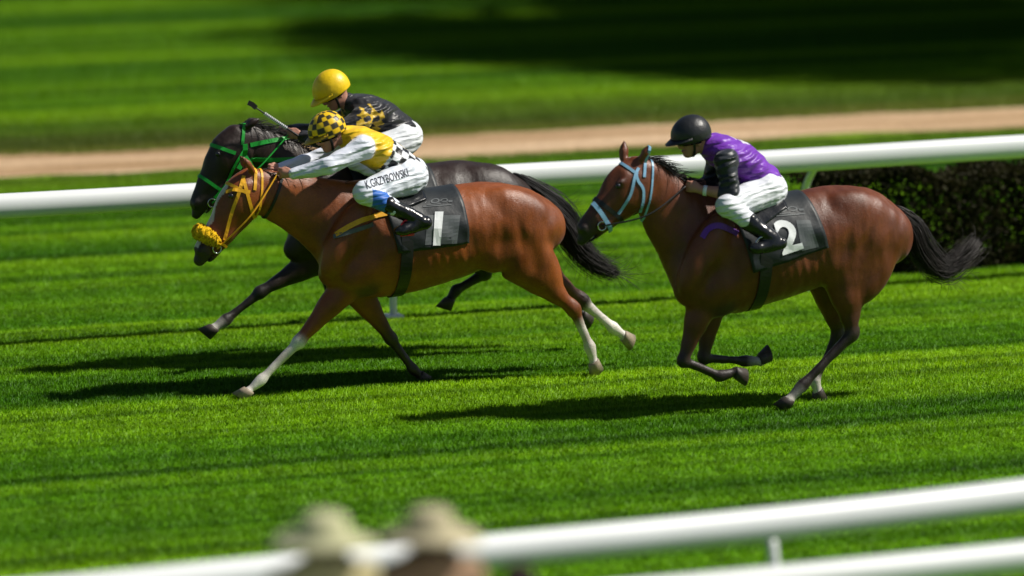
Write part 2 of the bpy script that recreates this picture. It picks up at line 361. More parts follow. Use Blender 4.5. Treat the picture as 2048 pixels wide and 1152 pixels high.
def sdf_object(name, prims, vox, mat, parent, base, colfn=None, sharp=0.012, dispfn=None, **kw):
    V, Fq = surface(prims, vox, **kw)
    b = np.asarray(tuple(base), float)
    me = bpy.data.meshes.new(name); me.vertices.add(len(V)); me.vertices.foreach_set('co', (V-b).ravel())
    me.loops.add(len(Fq)*4); me.loops.foreach_set('vertex_index', Fq.ravel().astype(np.int32))
    me.polygons.add(len(Fq)); me.polygons.foreach_set('loop_start', (np.arange(len(Fq))*4).astype(np.int32)); me.polygons.foreach_set('loop_total', np.full(len(Fq), 4, np.int32))
    me.update(calc_edges=True)
    C = prim_colors(prims, V, sharp)
    if dispfn is not None: V = dispfn(V); me.vertices.foreach_set('co', (V-b).ravel())
    if colfn is not None: C = colfn(V, C)
    setcol(me, C)
    o = link(name, me, mat, parent)
    o['_nv'] = len(V)
    bv = BVHTree.FromPolygons([tuple(x) for x in V.tolist()], Fq.tolist())
    del o['_nv']
    return o, bv
def setcol(me, C):
    a = me.color_attributes.new('Col', 'FLOAT_COLOR', 'POINT')
    a.data.foreach_set('color', np.concatenate([C, np.ones((len(C),1))], 1).astype(np.float32).ravel())

# ------------------------------------------------------------------ strap, tube and strand helpers
def ribbon(pts, nrm, width, thick):
    """rectangular-section strap swept along pts, lying flat against the normals"""
    v, f = [], []; n = len(pts)
    for i in range(n):
        T = (pts[min(i+1,n-1)]-pts[max(i-1,0)]).normalized(); nn = nrm[i].normalized(); S = T.cross(nn).normalized()
        for a, b in ((-1,0),(1,0),(1,1),(-1,1)): v.append(pts[i]+S*(a*width/2)+nn*(b*thick))
    for i in range(n-1):
        for k in range(4): f.append((4*i+k, 4*i+(k+1)%4, 4*i+4+(k+1)%4, 4*i+4+k))
    f.append((0,3,2,1)); f.append((4*n-4,4*n-3,4*n-2,4*n-1)); return v, f
def tube(pts, radii, sides=8, flat=1.0):
    v, f = [], []; n = len(pts); up = Vector((0,1,0))
    for i in range(n):
        T = (pts[min(i+1,n-1)]-pts[max(i-1,0)]).normalized(); A = T.cross(up)
        if A.length < 1e-3: A = T.cross(Vector((1,0,0)))
        A.normalize(); B = T.cross(A).normalized(); r = radii[i] if hasattr(radii,'__len__') else radii
        for k in range(sides):
            a = 2*math.pi*k/sides; v.append(pts[i]+A*(math.cos(a)*r)+B*(math.sin(a)*r*flat))
    for i in range(n-1):
        for k in range(sides): f.append((sides*i+k, sides*i+(k+1)%sides, sides*i+sides+(k+1)%sides, sides*i+sides+k))
    f.append(tuple(range(sides))[::-1]); f.append(tuple(range(sides*(n-1), sides*n))); return v, f
def merge(*parts):
    V, F = [], []
    for v, f in parts:
        o = len(V); V += list(v); F += [tuple(i+o for i in q) for q in f]
    return V, F
def spline(pts, n=6):
    a = densify([tuple(p)+(0,0) for p in pts], n)[:,:3]; return [Vector(p) for p in a]
def ring(bv, pa, pb, a0, a1, off=0.004, n=40):
    """points where the plane through pa-pb and the y axis meets the body, swept a0..a1 degrees from pa"""
    c = (pa+pb)/2; e1 = (pa-pb).normalized(); e2 = Vector((0,1,0)); P, Nn = [], []; R0 = (pa-pb).length*0.5+0.12
    for i in range(n+1):
        a = math.radians(a0+(a1-a0)*i/n); d = e1*math.cos(a)+e2*math.sin(a)
        h = bv.ray_cast(c+d*R0, -d, R0)
        if h[0] is None: continue
        nn = h[1] if h[1].dot(d) > 0 else -h[1]
        nn = (nn*0.5+d*0.5).normalized()
        P.append(h[0]+nn*off); Nn.append(nn)
    return P, Nn
def project(bv, pxs, off=0.004, n=6):
    """points of a strap drawn on the camera side of a body"""
    a = densify([(x,y,0,0,0) for x, y in pxs], n); P, Nn = [], []
    for x, y in a[:,:2]:
        d = ray(x, y).normalized(); h = bv.ray_cast(CAM, d)
        if h[0] is None or (P and (h[0]-P[-1]).length > 0.12): continue
        nn = h[1] if h[1].dot(d) < 0 else -h[1]
        P.append(h[0]+nn*off); Nn.append(nn)
    return P, Nn
def mirror(P, Nn, Y):
    return [Vector((p.x, 2*Y-p.y, p.z)) for p in P][::-1], [Vector((q.x,-q.y,q.z)) for q in Nn][::-1]
def part(name, vf, mat, parent, base, smooth=False):
    return link(name, mesh(name, vf[0], vf[1], base), mat, parent, smooth)
def strands(paths, mat, name, parent, base, colr, r=0.004, seg=None):
    """paths: list of (points, base radius, tip radius); one hair bundle mesh"""
    V, F, C = [], [], []
    for pts, ra, rb, tint in paths:
        n = len(pts); v, f = tube(pts, [ra+(rb-ra)*(i/(n-1)) for i in range(n)], 3)
        o = len(V); V += v; F += [tuple(i+o for i in q) for q in f]; C += [tuple(c*tint for c in colr)]*len(v)
    me = mesh(name, V, F, base); setcol(me, np.array(C)); return link(name, me, mat, parent)
def text_mesh(body, bold=0.0):
    cu = bpy.data.curves.new('lettering', 'FONT'); cu.body = body; cu.size = 1.0; cu.offset = bold; cu.resolution_u = 4
    o = bpy.data.objects.new('lettering', cu); COL.objects.link(o)
    dg = bpy.context.evaluated_depsgraph_get(); me = bpy.data.meshes.new_from_object(o.evaluated_get(dg))
    bpy.data.objects.remove(o); bpy.data.curves.remove(cu)
    bm = bmesh.new(); bm.from_mesh(me); bmesh.ops.triangulate(bm, faces=bm.faces[:])
    for _ in range(2):
        bmesh.ops.subdivide_edges(bm, edges=[e for e in bm.edges if e.calc_length() > 0.12], cuts=1)
        bmesh.ops.triangulate(bm, faces=bm.faces[:])
    v = [(p.co.x, p.co.y) for p in bm.verts]; bm.verts.index_update(); f = [tuple(q.index for q in fc.verts) for fc in bm.faces]; bm.free()
    bpy.data.meshes.remove(me); return np.array(v), f
def decal(name, v2, f, quad, bv, mat, parent, base, off=0.003):
    """flat print laid on a surface; quad = pixel corners (bottom-left, bottom-right, top-right, top-left)"""
    lo, hi = v2.min(0), v2.max(0); u = (v2-lo)/(hi-lo); q = np.array(quad, float)
    V = []
    for a, b in u:
        p = (1-a)*(1-b)*q[0]+a*(1-b)*q[1]+a*b*q[2]+(1-a)*b*q[3]
        d = ray(p[0], p[1]).normalized(); h = bv.ray_cast(CAM, d)
        V.append(h[0]-d*off*1.6 if h[0] is not None else None)
    ok = [x is not None for x in V]; F = [t for t in f if all(ok[i] for i in t)]
    used = sorted({i for t in F for i in t}); mp = {i: k for k, i in enumerate(used)}
    if not used: print('decal lost', name); return
    return part(name, ([V[i] for i in used], [tuple(mp[i] for i in t) for t in F]), mat, parent, base)
def rect2(nx=10, ny=10):
    v = [(i/nx, j/ny) for j in range(ny+1) for i in range(nx+1)]
    return np.array(v), [(j*(nx+1)+i, j*(nx+1)+i+1, (j+1)*(nx+1)+i+1, (j+1)*(nx+1)+i) for j in range(ny) for i in range(nx)]

# ================================================================== THE SETTING
def rail_line(px, py, Z):                      # a horizontal line along the track through a pixel, at height Z
    g = ground_at(px, py, Z); return g
v, f = rect2(1,1)
link('ground', mesh('ground', [(-700,-300,0),(900,-300,0),(900,1200,0),(-700,1200,0)], [(0,1,2,3)]), M['turf'], smooth=False)['kind'] = 'structure'
# sandy path beyond the rail, edges uneven
pv, pf = [], []
nn_ = 260
for i in range(nn_+1):
    x = -60+150*i/nn_
    w0 = 0.16*math.sin(x*0.9)+0.10*math.sin(x*2.3+1)+rng.normal()*0.05; w1 = 0.16*math.sin(x*0.7+2)+0.10*math.sin(x*2.9)+rng.normal()*0.05
    for t_ in (0, 0.25, 0.5, 0.75, 1):
        y = PATH_Y0+w0+(PATH_Y1+w1-PATH_Y0-w0)*t_; pv.append((x, y, 0.006+(0.012 if 0 < t_ < 1 else 0)))
    if i:
        for k in range(4): b = 5*(i-1)+k; pf.append((b, b+5, b+6, b+1))
link('dirt_path', mesh('dirt_path', pv, pf), M['dirt'])['kind'] = 'structure'

# ---- mown turf: tufts of short blades
def tuft(size, n, hmin, hmax, seed):
    r_ = np.random.default_rng(seed); v, f = [], []
    for _ in range(n):
        x, y = r_.uniform(-size/2, size/2, 2); h = r_.uniform(hmin, hmax); a = r_.uniform(0, 6.283); w = r_.uniform(0.0018, 0.0036)
        lean = r_.normal(0, 0.45, 2)*h; dx, dy = math.cos(a)*w, math.sin(a)*w; o = len(v)
        v += [(x-dx,y-dy,0),(x+dx,y+dy,0),(x+lean[0]*0.4-dx*0.8,y+lean[1]*0.4-dy*0.8,h*0.6),(x+lean[0]*0.4+dx*0.8,y+lean[1]*0.4+dy*0.8,h*0.6),(x+lean[0],y+lean[1],h)]
        f += [(o,o+1,o+3,o+2),(o+2,o+3,o+4)]
    me = mesh('tuft', v, f); me.materials.append(M['blade'])
    nr = []
    for _ in range(n):
        q = r_.normal(0, 0.35, 2); k = Vector((q[0], q[1], 1)).normalized(); nr += [tuple(k)]*5
    me.polygons.foreach_set('use_smooth', np.ones(len(me.polygons), bool)); me.normals_split_custom_set_from_vertices(nr); return me
tcol = bpy.data.collections.new('turf_tufts')
for s in range(4):
    o = bpy.data.objects.new('turf_tuft', tuft(0.6, 2600, 0.012, 0.032, s)); tcol.objects.link(o)
pts, scl = [], []
y = ground_at(1024, 1152).y-5
cell = 0.5
while y < ground_at(1024, 0).y+16:
    D_ = (y-CAM.y)/math.cos(YAW); xc = CAM.x+(y-CAM.y)*math.tan(YAW)
    half = 2048/2/F_PX*D_/math.cos(YAW)*1.1+4.5
    x = xc-half
    while x < xc+half:
        jx, jy = x+random.uniform(-.05,.05), y+random.uniform(-.05,.05)
        if not (PATH_Y0+0.05 < jy < PATH_Y1-0.05):
            pts.append((jx, jy, 0.0)); far = 1.0+0.5*(jy > PATH_Y1)
            scl.append((1.0, 1.0, far*(0.75+0.5*(0.5+0.5*math.sin(jx*0.35+3*math.sin(jy*1.7))*math.sin(jy*2.3)))))
        x += cell
    y += cell
gm = bpy.data.meshes.new('grass'); gm.vertices.add(len(pts)); gm.vertices.foreach_set('co', np.array(pts).ravel())
at_ = gm.attributes.new('scl', 'FLOAT_VECTOR', 'POINT'); at_.data.foreach_set('vector', np.array(scl).ravel())
at_ = gm.attributes.new('rotz', 'FLOAT_VECTOR', 'POINT'); at_.data.foreach_set('vector', np.array([(0,0,random.choice((0,1.5708,3.1416,4.7124))) for _ in pts]).ravel())
go = link('grass', gm, M['blade'], smooth=False); tag(go, 'short green turf covering the racecourse', 'grass', kind='stuff')
ng = bpy.data.node_groups.new('grass', 'GeometryNodeTree')
ng.interface.new_socket('Geometry', in_out='INPUT', socket_type='NodeSocketGeometry'); ng.interface.new_socket('Geometry', in_out='OUTPUT', socket_type='NodeSocketGeometry')
gi, gq = ng.nodes.new('NodeGroupInput'), ng.nodes.new('NodeGroupOutput')
ci_ = ng.nodes.new('GeometryNodeCollectionInfo'); ci_.inputs['Collection'].default_value = tcol; ci_.inputs['Separate Children'].default_value = True; ci_.inputs['Reset Children'].default_value = True
ip = ng.nodes.new('GeometryNodeInstanceOnPoints'); ip.inputs['Pick Instance'].default_value = True
na = ng.nodes.new('GeometryNodeInputNamedAttribute'); na.data_type = 'FLOAT_VECTOR'; na.inputs[0].default_value = 'scl'
nb = ng.nodes.new('GeometryNodeInputNamedAttribute'); nb.data_type = 'FLOAT_VECTOR'; nb.inputs[0].default_value = 'rotz'
ng.links.new(gi.outputs[0], ip.inputs['Points']); ng.links.new(ci_.outputs[0], ip.inputs['Instance'])
ng.links.new(na.outputs[0], ip.inputs['Scale']); ng.links.new(nb.outputs[0], ip.inputs['Rotation']); ng.links.new(ip.outputs[0], gq.inputs[0])
md = go.modifiers.new('grass', 'NODES'); md.node_group = ng

# ---- white running rails
def oval_x(x0, x1, yf, z, hw, hh, sides=20, jitter=0.0):
    v, f = [], []; yf = yf if callable(yf) else (lambda x, c=yf: c); xs = np.linspace(x0, x1, max(2, int((x1-x0)/0.5)))
    for x in xs:
        dz = jitter*math.sin(x*1.3); y = yf(x)
        for k in range(sides):
            a = 2*math.pi*k/sides; v.append((x, y+math.cos(a)*hw, z+dz+math.sin(a)*hh))
    for i in range(len(xs)-1):
        for k in range(sides): f.append((sides*i+k, sides*i+(k+1)%sides, sides*(i+1)+(k+1)%sides, sides*(i+1)+k))
    f.append(tuple(range(sides))[::-1]); f.append(tuple(range(sides*(len(xs)-1), sides*len(xs)))); return v, [q[::-1] for q in f]
def build_rail(label, y0, z, x0, x1, posts, hw, hh, lean, seam, bend=None):
    yf = (lambda x: y0) if bend is None else (lambda x: y0+bend[1]*(x-bend[0])+bend[2]*max(0.0, x-bend[0])**2/(1+0.12*max(0.0, x-bend[0])))
    y = y0
    t = empty('running_rail', (x0, y, 0)); tag(t, label, 'rail'); b = (x0, y, 0)
    part('rail_tube', oval_x(x0, x1, yf, z, hw, hh, 24, 0.004), M['rail'], t, b, True)
    for p in posts:
        y = yf(p)           # leaning gooseneck post: foot set back from the rail
        pp = spline([Vector((p, y+lean, 0)), Vector((p, y+lean, 0.35)), Vector((p, y+lean*0.85, z*0.72)), Vector((p, y+lean*0.3, z-hh*0.9))], 5)
        po = part('post', tube(pp, 0.028, 12), M['rail'], t, b, True)
        part('foot_plate', merge(([(p-.07,y+lean-.07,0.0),(p+.07,y+lean-.07,0.0),(p+.07,y+lean+.07,0.0),(p-.07,y+lean+.07,0.0),(p-.06,y+lean-.06,0.03),(p+.06,y+lean-.06,0.03),(p+.06,y+lean+.06,0.03),(p-.06,y+lean+.06,0.03)], [(0,1,5,4),(1,2,6,5),(2,3,7,6),(3,0,4,7),(4,5,6,7)])), M['rail'], po, b)
    return t
RZ = 1.08
gr_ = ground_at(1024, 353, RZ); FAR_Y = gr_.y
fx = [at(x, 400, FAR_Y).x for x in (815, 1650, 2485)]; st = fx[1]-fx[0]
build_rail('white plastic running rail on the far side of the horses', FAR_Y, RZ, gr_.x-34, gr_.x+46, [fx[0]+st*i for i in range(-10, 15)], 0.075, 0.092, 0.35, [fx[0]+st*(i+0.4) for i in range(-10, 15, 2)], (gr_.x, 0.035, 0.0))
gn = ground_at(1024, 1100, RZ); NEAR_Y = gn.y
nx_ = at(1560, 1100, NEAR_Y).x
build_rail('white running rail beside the spectators in the foreground', NEAR_Y, RZ, gn.x-22, gn.x+26, [nx_+2.6*i for i in range(-8, 10)], 0.075, 0.088, -0.10, [nx_+1.1+5.2*i for i in range(-4, 5)], (gn.x, 0.07, 0.02))
g2 = ground_at(1800, 1136, RZ-0.05); LOW_Y = g2.y
lr = build_rail('second white rail with boards along the bottom right corner', LOW_Y, RZ-0.05, g2.x-6.0, g2.x+20, [at(1240, 1150, LOW_Y).x+2.6*i for i in range(0, 8)], 0.07, 0.075, -0.10, [g2.x+3.3+5.2*i for i in range(3)], (g2.x, 0.07, 0.0))
for k in range(2):
    zz = 0.80-0.24*k; a, c = g2.x-6.0, g2.x+20; ya, yc = LOW_Y+0.07*(a-g2.x), LOW_Y+0.07*(c-g2.x)
    part('board', ([(a,ya-.012,zz-.09),(c,yc-.012,zz-.09),(c,yc+.012,zz-.09),(a,ya+.012,zz-.09),(a,ya-.012,zz+.09),(c,yc-.012,zz+.09),(c,yc+.012,zz+.09),(a,ya+.012,zz+.09)], [(0,1,5,4),(1,2,6,5),(2,3,7,6),(3,0,4,7),(4,5,6,7),(3,2,1,0)]), M['rail'], lr, (lr.location.x, LOW_Y, 0))

# ---- foliage helpers
def leaf_cloud(centres, per, size, flat=0.75, seed=0):
    r_ = np.random.default_rng(seed); V = []
    for (c, rad) in centres:
        d = r_.normal(size=(per,3)); d /= np.linalg.norm(d, axis=1)[:,None]; rr = rad*r_.uniform(0.45, 1.08, per)
        P = np.array(c)+d*rr[:,None]*np.array([1,1,flat])
        a = r_.normal(size=(per,3)); a /= np.linalg.norm(a, axis=1)[:,None]; b = np.cross(a, r_.normal(size=(per,3))); b /= np.linalg.norm(b, axis=1)[:,None]+1e-9
        s = size*r_.uniform(0.6, 1.3, per)[:,None]; V.append(np.stack([P-a*s, P+b*s*.42, P+a*s, P-b*s*.42], 1).reshape(-1,3))
    V = np.concatenate(V); return V, np.arange(len(V)).reshape(-1,4)
def fast_mesh(name, V, F):
    me = bpy.data.meshes.new(name); V = np.asarray(V, dtype=np.float32); F = np.asarray(F, dtype=np.int32)
    me.vertices.add(len(V)); me.vertices.foreach_set('co', V.ravel()); me.loops.add(F.size); me.loops.foreach_set('vertex_index', F.ravel())
    me.polygons.add(len(F)); me.polygons.foreach_set('loop_start', (np.arange(len(F))*F.shape[1]).astype(np.int32)); me.polygons.foreach_set('loop_total', np.full(len(F), F.shape[1], np.int32))
    me.update(calc_edges=True); return me
def tree(loc, height, crad, label, seed, per=800, leaf=0.19, mat='leaf', low=0.35):
    r_ = np.random.default_rng(seed); t = empty('tree', loc); tag(t, label, 'tree', 'trees shading the far grass')
    lean = r_.normal(0, 0.05, 2); top = height*0.62
    tp = spline([Vector((lean[0]*z*0.6, lean[1]*z*0.6, z)) for z in (0, height*0.08, height*0.3, top)], 4)
    tr_ = [height*0.032*(1.35 if i == 0 else 1)*(1-0.75*i/(len(tp)-1)) for i in range(len(tp))]
    parts = [tube(tp, tr_, 10)]; cen = []
    for k in range(9):
        a = k*2.4+r_.uniform(-.4,.4); z0 = height*(low+0.3*k/9); e = Vector((math.cos(a)*crad*r_.uniform(.5,.85), math.sin(a)*crad*r_.uniform(.5,.85), height*r_.uniform(low+.08, 0.85)))
        s_ = Vector((lean[0]*z0*.6, lean[1]*z0*.6, z0)); parts.append(tube(spline([s_, (s_+e)/2+Vector((0,0,-.1*crad)), e], 4), [height*0.011*(1-0.1*i) for i in range(9)], 6)); cen.append((tuple(e), crad*r_.uniform(.32,.5)))
    for k in range(20):
        d = r_.normal(size=3); d /= np.linalg.norm(d); cen.append(((d[0]*crad*.72, d[1]*crad*.72, height*(low+1)/2+d[2]*height*(1-low)*0.40), crad*r_.uniform(.26,.44)))
    v_, f_ = merge(*parts); link('trunk', mesh('trunk', v_, f_), M['bark'], t)
    V, F = leaf_cloud(cen, per, leaf, 0.8, seed); link('crown', fast_mesh('crown', V, F), M[mat], t, smooth=False); return t
# trees standing right of and behind the far grass; their shade lies over the top of the picture
def tpos(px, py): g = ground_at(px, py); return (g.x, g.y, 0)
tree(tpos(2560, 60), 10.5, 4.2, 'broad leafy tree just outside the right edge beyond the sandy path', 11)
tree(tpos(2960, 80), 10.0, 4.2, 'leafy tree second from the right edge beyond the sandy path', 17)
tree(tpos(2400, -60), 11.0, 4.6, 'tall leafy tree behind the far grass near the right edge', 12)
tree(tpos(3350, 10), 12.0, 4.8, 'large leafy tree farthest right on the far grass', 13)
tree(tpos(2080, -130), 11.0, 4.6, 'leafy tree above the top right corner of the far grass', 14)
tree(tpos(1640, -165), 11.5, 4.6, 'leafy tree above the middle of the far grass', 15)
tree(tpos(1240, -185), 11.0, 4.4, 'leafy tree above the top centre of the far grass', 16)
tree(tpos(820, -120), 10.5, 4.2, 'leafy tree above the top left of the far grass', 18)
# low bushes in the shade at the top right corner
# ---- dark clipped hedge beyond the far rail, right
def hedge():
    a = ground_at(1585, 548); L = 16.0; t = empty('hedge', (a.x, a.y, 0)); tag(t, 'low dark brown-green hedge behind the far rail at right', 'hedge')
    r_ = np.random.default_rng(5); V, F = [], []; H, D = 0.80, 0.7
    n = 150000; P = np.stack([r_.uniform(0, L, n), r_.uniform(-D/2, D/2, n), r_.uniform(0.02, 1, n)], 1)
    face = r_.integers(0, 4, n); P[:,1] = np.where(face <= 1, -D/2+np.abs(r_.normal(0,.05,n)), P[:,1]); zt = H+0.05*np.sin(P[:,0]*3.1)+0.04*np.sin(P[:,0]*7.7+1)
    P[:,2] = np.where(face == 2, 1-np.abs(r_.normal(0,.06,n)), P[:,2])*zt; P[:,1] += 0.05*np.sin(P[:,0]*4.3)+r_.normal(0,.02,n)
    A = r_.normal(size=(n,3)); A[:,2] += 0.6; A /= np.linalg.norm(A,axis=1)[:,None]; B = np.cross(A, r_.normal(size=(n,3))); B /= np.linalg.norm(B,axis=1)[:,None]
    s = r_.uniform(0.016, 0.034, n)[:,None]
    V = np.stack([P-A*s, P+B*s*.45, P+A*s, P-B*s*.45], 1).reshape(-1,3); F = np.arange(4*n).reshape(-1,4)
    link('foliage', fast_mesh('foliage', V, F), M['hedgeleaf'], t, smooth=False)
    tw = []
    for _ in range(700):
        x, y = r_.uniform(0, L), r_.uniform(-D/2+.04, D/2-.04); h = r_.uniform(.6,1.02)*H
        tw.append(tube([Vector((x,y,0)), Vector((x+r_.normal()*.06,y+r_.normal()*.05,h*.5)), Vector((x+r_.normal()*.12,y+r_.normal()*.10,h))], [.007,.005,.002], 3))
    v_, f_ = merge(*tw); link('twigs', mesh('twigs', v_, f_), M['twig'], t, smooth=False)
hedge()

# ================================================================== HORSES
def make_horse(S):
    Y = S['Y']; sc = DEPTH/F_PX; base = Vector((at(S['mid'][0], S['mid'][1], Y).x, Y, 0))
    t = empty('horse', base); tag(t, S['label'], 'horse', 'racing horses')
    BAY, DARK, BLK = S['bay'], S['dark'], S['black']; WHT = (0.62,0.58,0.52)
    def nd(px, py, hv, hw, yo=0.0):
        p = at(px, py, Y+yo); return (p.x, p.y, p.z, hv*sc, hw)
    pr = []
    pr.append(Loft([nd(*n) for n in S['trunk']], 0.05, cols=S.get('trunkcols') or [BAY]*len(S['trunk']), region='trunk'))
    pr.append(Loft([nd(*n) for n in S['neck']], 0.07, col=BAY, region='neck'))
    nh = len(S['head']); hc = [BAY]*nh; hc[-1] = BLK; hc[-2] = tuple(0.5*a+0.5*b for a, b in zip(BAY, BLK))
    pr.append(Loft([nd(*n) for n in S['head']], 0.03, cols=hc, region='head'))
    for e in S['extra']:      # muscles: px py rx ry(px) rot(deg) half_width yoff colour-key k, on both sides
        px, py, rx, ry, rot, hw, yo, ck, k = e
        for s in ((-1, 1) if yo else (1,)):
            pr.append(Ell(at(px, py, Y+s*yo), (rx*sc/0.95, hw, ry*sc), math.radians(rot), k, {'b':BAY,'d':DARK,'k':BLK}[ck]))
    for g in S.get('groove', ()):
        px, py, rx, ry, rot, hw, yo, k = g
        for s in ((-1, 1) if yo else (1,)):
            pr.append(Ell(at(px, py, Y+s*yo), (rx*sc/0.95, hw, ry*sc), math.radians(rot), k, BAY, op='-'))
    hooves = []
    for lg in S['legs']:
        kind, yo, J, sock = lg['k'], lg['y'], lg['j'], lg.get('sock', 0)
        q = [at(x, y, Y+yo*(1.0 if i else 0.9)) for i, (x, y) in enumerate(J)]    # upper, knee/hock, fetlock, toe
        up, kn, fe, to = q; L = lambda a, b, u: a+(b-a)*u
        pas = L(fe, to, 0.50); cor = L(fe, to, 0.62)
        if kind == 'fore':
            rows = [(up,.120,.080),(L(up,kn,.3),.092,.070),(L(up,kn,.62),.060,.050),(L(up,kn,.86),.043,.041),(kn,.051,.046),(L(kn,fe,.17),.034,.031),(L(kn,fe,.5),.029,.023),(L(kn,fe,.82),.030,.025),(fe,.043,.036),(pas,.028,.029),(cor,.036,.038)]
        else:
            rows = [(up,.170,.100),(L(up,kn,.3),.132,.088),(L(up,kn,.62),.082,.060),(L(up,kn,.86),.049,.041),(kn,.059,.044),(L(kn,fe,.18),.042,.034),(L(kn,fe,.5),.033,.026),(L(kn,fe,.82),.033,.027),(fe,.046,.038),(pas,.030,.030),(cor,.038,.040)]
        blend = lambda a, b, u: tuple(x*(1-u)+y*u for x, y in zip(a, b))
        cc = [lg.get('up', BAY), blend(BAY,BLK,.08), blend(BAY,BLK,.35), blend(BAY,BLK,.8), BLK, BLK, BLK, BLK, BLK, BLK, BLK]
        if lg.get('brown'): cc = [BAY, BAY, BAY, BAY, blend(BAY,BLK,.3), blend(BAY,BLK,.5), blend(BAY,BLK,.6), BLK, BLK, BLK, BLK]
        for i in range(11):
            if sock and i >= 11-sock: cc[i] = WHT
        pr.append(Loft([(p.x,p.y,p.z,a,b) for p, a, b in rows], 0.025, cols=cc, region='leg'))
        if kind == 'hind':      # point of hock and its tendon
            d1, d2 = (up-kn).normalized(), (fe-kn).normalized(); bk = -(d1+d2)
            bk = bk.normalized() if bk.length > 0.05 else Vector((1,0,0))
            if bk.x < 0: bk = -bk
            hp = kn+bk*0.035+d1*0.05
            pr.append(Loft([(p.x,p.y,p.z,r,r*.8) for p, r in ((L(up,kn,.45)+bk*0.03,.035),(L(up,kn,.75)+bk*.025,.02),(hp,.026),(kn-d1*0.02,.03))], 0.02, col=cc[3]))
        else:
            d1, d2 = (up-kn).normalized(), (fe-kn).normalized(); fr = -(d1+d2)
        # tendon swelling behind fetlock
        hooves.append((pas, to, cor, sock))
    # ears
    for (bx, by, tx, ty, yo) in S['ears']:
        a, b = at(bx, by, Y+yo), at(tx, ty, Y+yo*1.5); m = a+(b-a)*0.45
        pr.append(Loft([(a.x,a.y,a.z,.022,.026),(m.x,m.y,m.z,.033,.027),(b.x,b.y,b.z,.007,.006)], 0.015, cols=[BAY, BAY, DARK], region='ear'))
        mm = m+Vector((-0.03,-0.004,0.012)); pr.append(Loft([((a.x+m.x)/2-.022,a.y,(a.z+m.z)/2,.010,.014),(mm.x,mm.y,mm.z+.015,.014,.013)], 0.008, col=DARK, op='-'))
    # eye socket brow, nostril
    ex, ey = S['eye']; nx, ny = S['nostril']
    for s in (-1, 1):
        e = at(ex, ey, Y+s*S['eyew']); pr.append(Ell(e+Vector((.012,0,.018)), (.034,.014,.02), 0.5, 0.02, DARK))
        pr.append(Ell(e+Vector((0,s*.012,0)), (.022,.012,.016), 0.5, 0.012, BLK, op='-'))
        n_ = at(nx, ny, Y+s*S['nosw']); pr.append(Ell(n_, (.030,.018,.026), 0.9, 0.015, BLK)); pr.append(Ell(n_+Vector((-.006,s*.016,0)), (.015,.012,.010), 0.9, 0.008, BLK, op='-'))
    mo = at(*S['mouth'], Y); pr.append(Ell(mo, (.07,.10,.006), S['mouthrot'], 0.012, BLK, op='-'))
    fc = S.get('blaze')
    def colfn(V, C):
        r_ = np.random.default_rng(3)
        if fc:      # white stripe down the front of the face
            a, b = [np.array(at(x, y, Y)) for x, y in fc]; ab = b-a; u = ((V-a)@ab)/(ab@ab); q = V-a-np.clip(u,0,1)[:,None]*ab
            w = (np.abs(V[:,1]-Y) < 0.028+0.008*np.sin(u*14)) & (np.linalg.norm(q,axis=1) < 0.085) & (u > 0) & (u < 1); C[w] = WHT
        # dark lower belly line and inner legs of a bay
        return C*(1+0.10*np.sin(V[:,0:1]*5.1+np.sin(V[:,2:3]*7))*np.sin(V[:,2:3]*6.3))
    ra, rb = at(S['ribs'][0], S['ribs'][1], Y), at(S['ribs'][2], S['ribs'][3], Y)
    def ribs(V):
        x = V[:,0]+0.30*(V[:,2]-ra.z); u = (x-ra.x)/(rb.x-ra.x); m = np.clip(1-np.abs(u*2-1), 0, 1)*np.exp(-((V[:,2]-ra.z+.04)/.20)**2)*np.clip(np.abs(V[:,1]-Y)/.2, 0, 1)
        V = V.copy(); V[:,1] += np.sign(V[:,1]-Y)*m*(0.0022*np.sin(x*6.283/.068)); return V
    body, bv = sdf_object('body', pr, 0.0125, M['coat'], t, base, colfn, noise_amp=0.0035, noise_f=8.0, seed=S['seed'], smooth=2, dispfn=ribs)
    for (pas, to, cor, sock) in hooves:
        ax = (to-pas).normalized(); fw = Vector((-1,0,0)); fw = (fw-ax*fw.dot(ax)); fw = fw.normalized() if fw.length > .05 else Vector((0,0,-1))
        ax2 = (ax*0.85-fw*0.25).normalized(); f2 = (Vector((-1,0,0))-ax2*Vector((-1,0,0)).dot(ax2)).normalized(); sd = ax2.cross(f2)
        v_, f_ = [], []; hh = 0.085; c0 = cor-ax*0.012
        for j, (u, rx, ry, sh) in enumerate(((0,.040,.040,0),(.15,.044,.044,.004),(1,.060,.056,.026),(1.0,.050,.046,.026))):
            for k in range(18):
                a = 2*math.pi*k/18; v_.append(c0+ax2*(hh*u-(0.012 if j == 3 else 0))+f2*(math.cos(a)*rx*(1.12 if math.cos(a) > 0 else .9)+sh)+sd*(math.sin(a)*ry))
        for j in range(3):
            for k in range(18): f_.append((18*j+k, 18*j+(k+1)%18, 18*j+18+(k+1)%18, 18*j+18+k))
        f_.append(tuple(range(18))[::-1]); f_.append(tuple(range(54,72)))
        part('hoof', (v_, f_), M['palehoof' if sock >= 5 else 'hoof'], t, base, True)
    for s in (-1, 1):
        e = at(ex, ey, Y+s*S['eyew']); bm = bmesh.new(); bmesh.ops.create_uvsphere(bm, u_segments=14, v_segments=10, radius=0.019)
        part('eye', ([e+Vector((0,s*.002,0))+p.co for p in bm.verts], [tuple(q.index for q in fc_.verts) for fc_ in bm.faces]), M['lens'], t, base, True); bm.free()
    # ---- mane, forelock, tail
    r_ = np.random.default_rng(S['seed']+40); hair = S['hair']; pa = []
    crest = densify([(x,y,0,0,0) for x, y in S['crest']], 8)[:,:2]
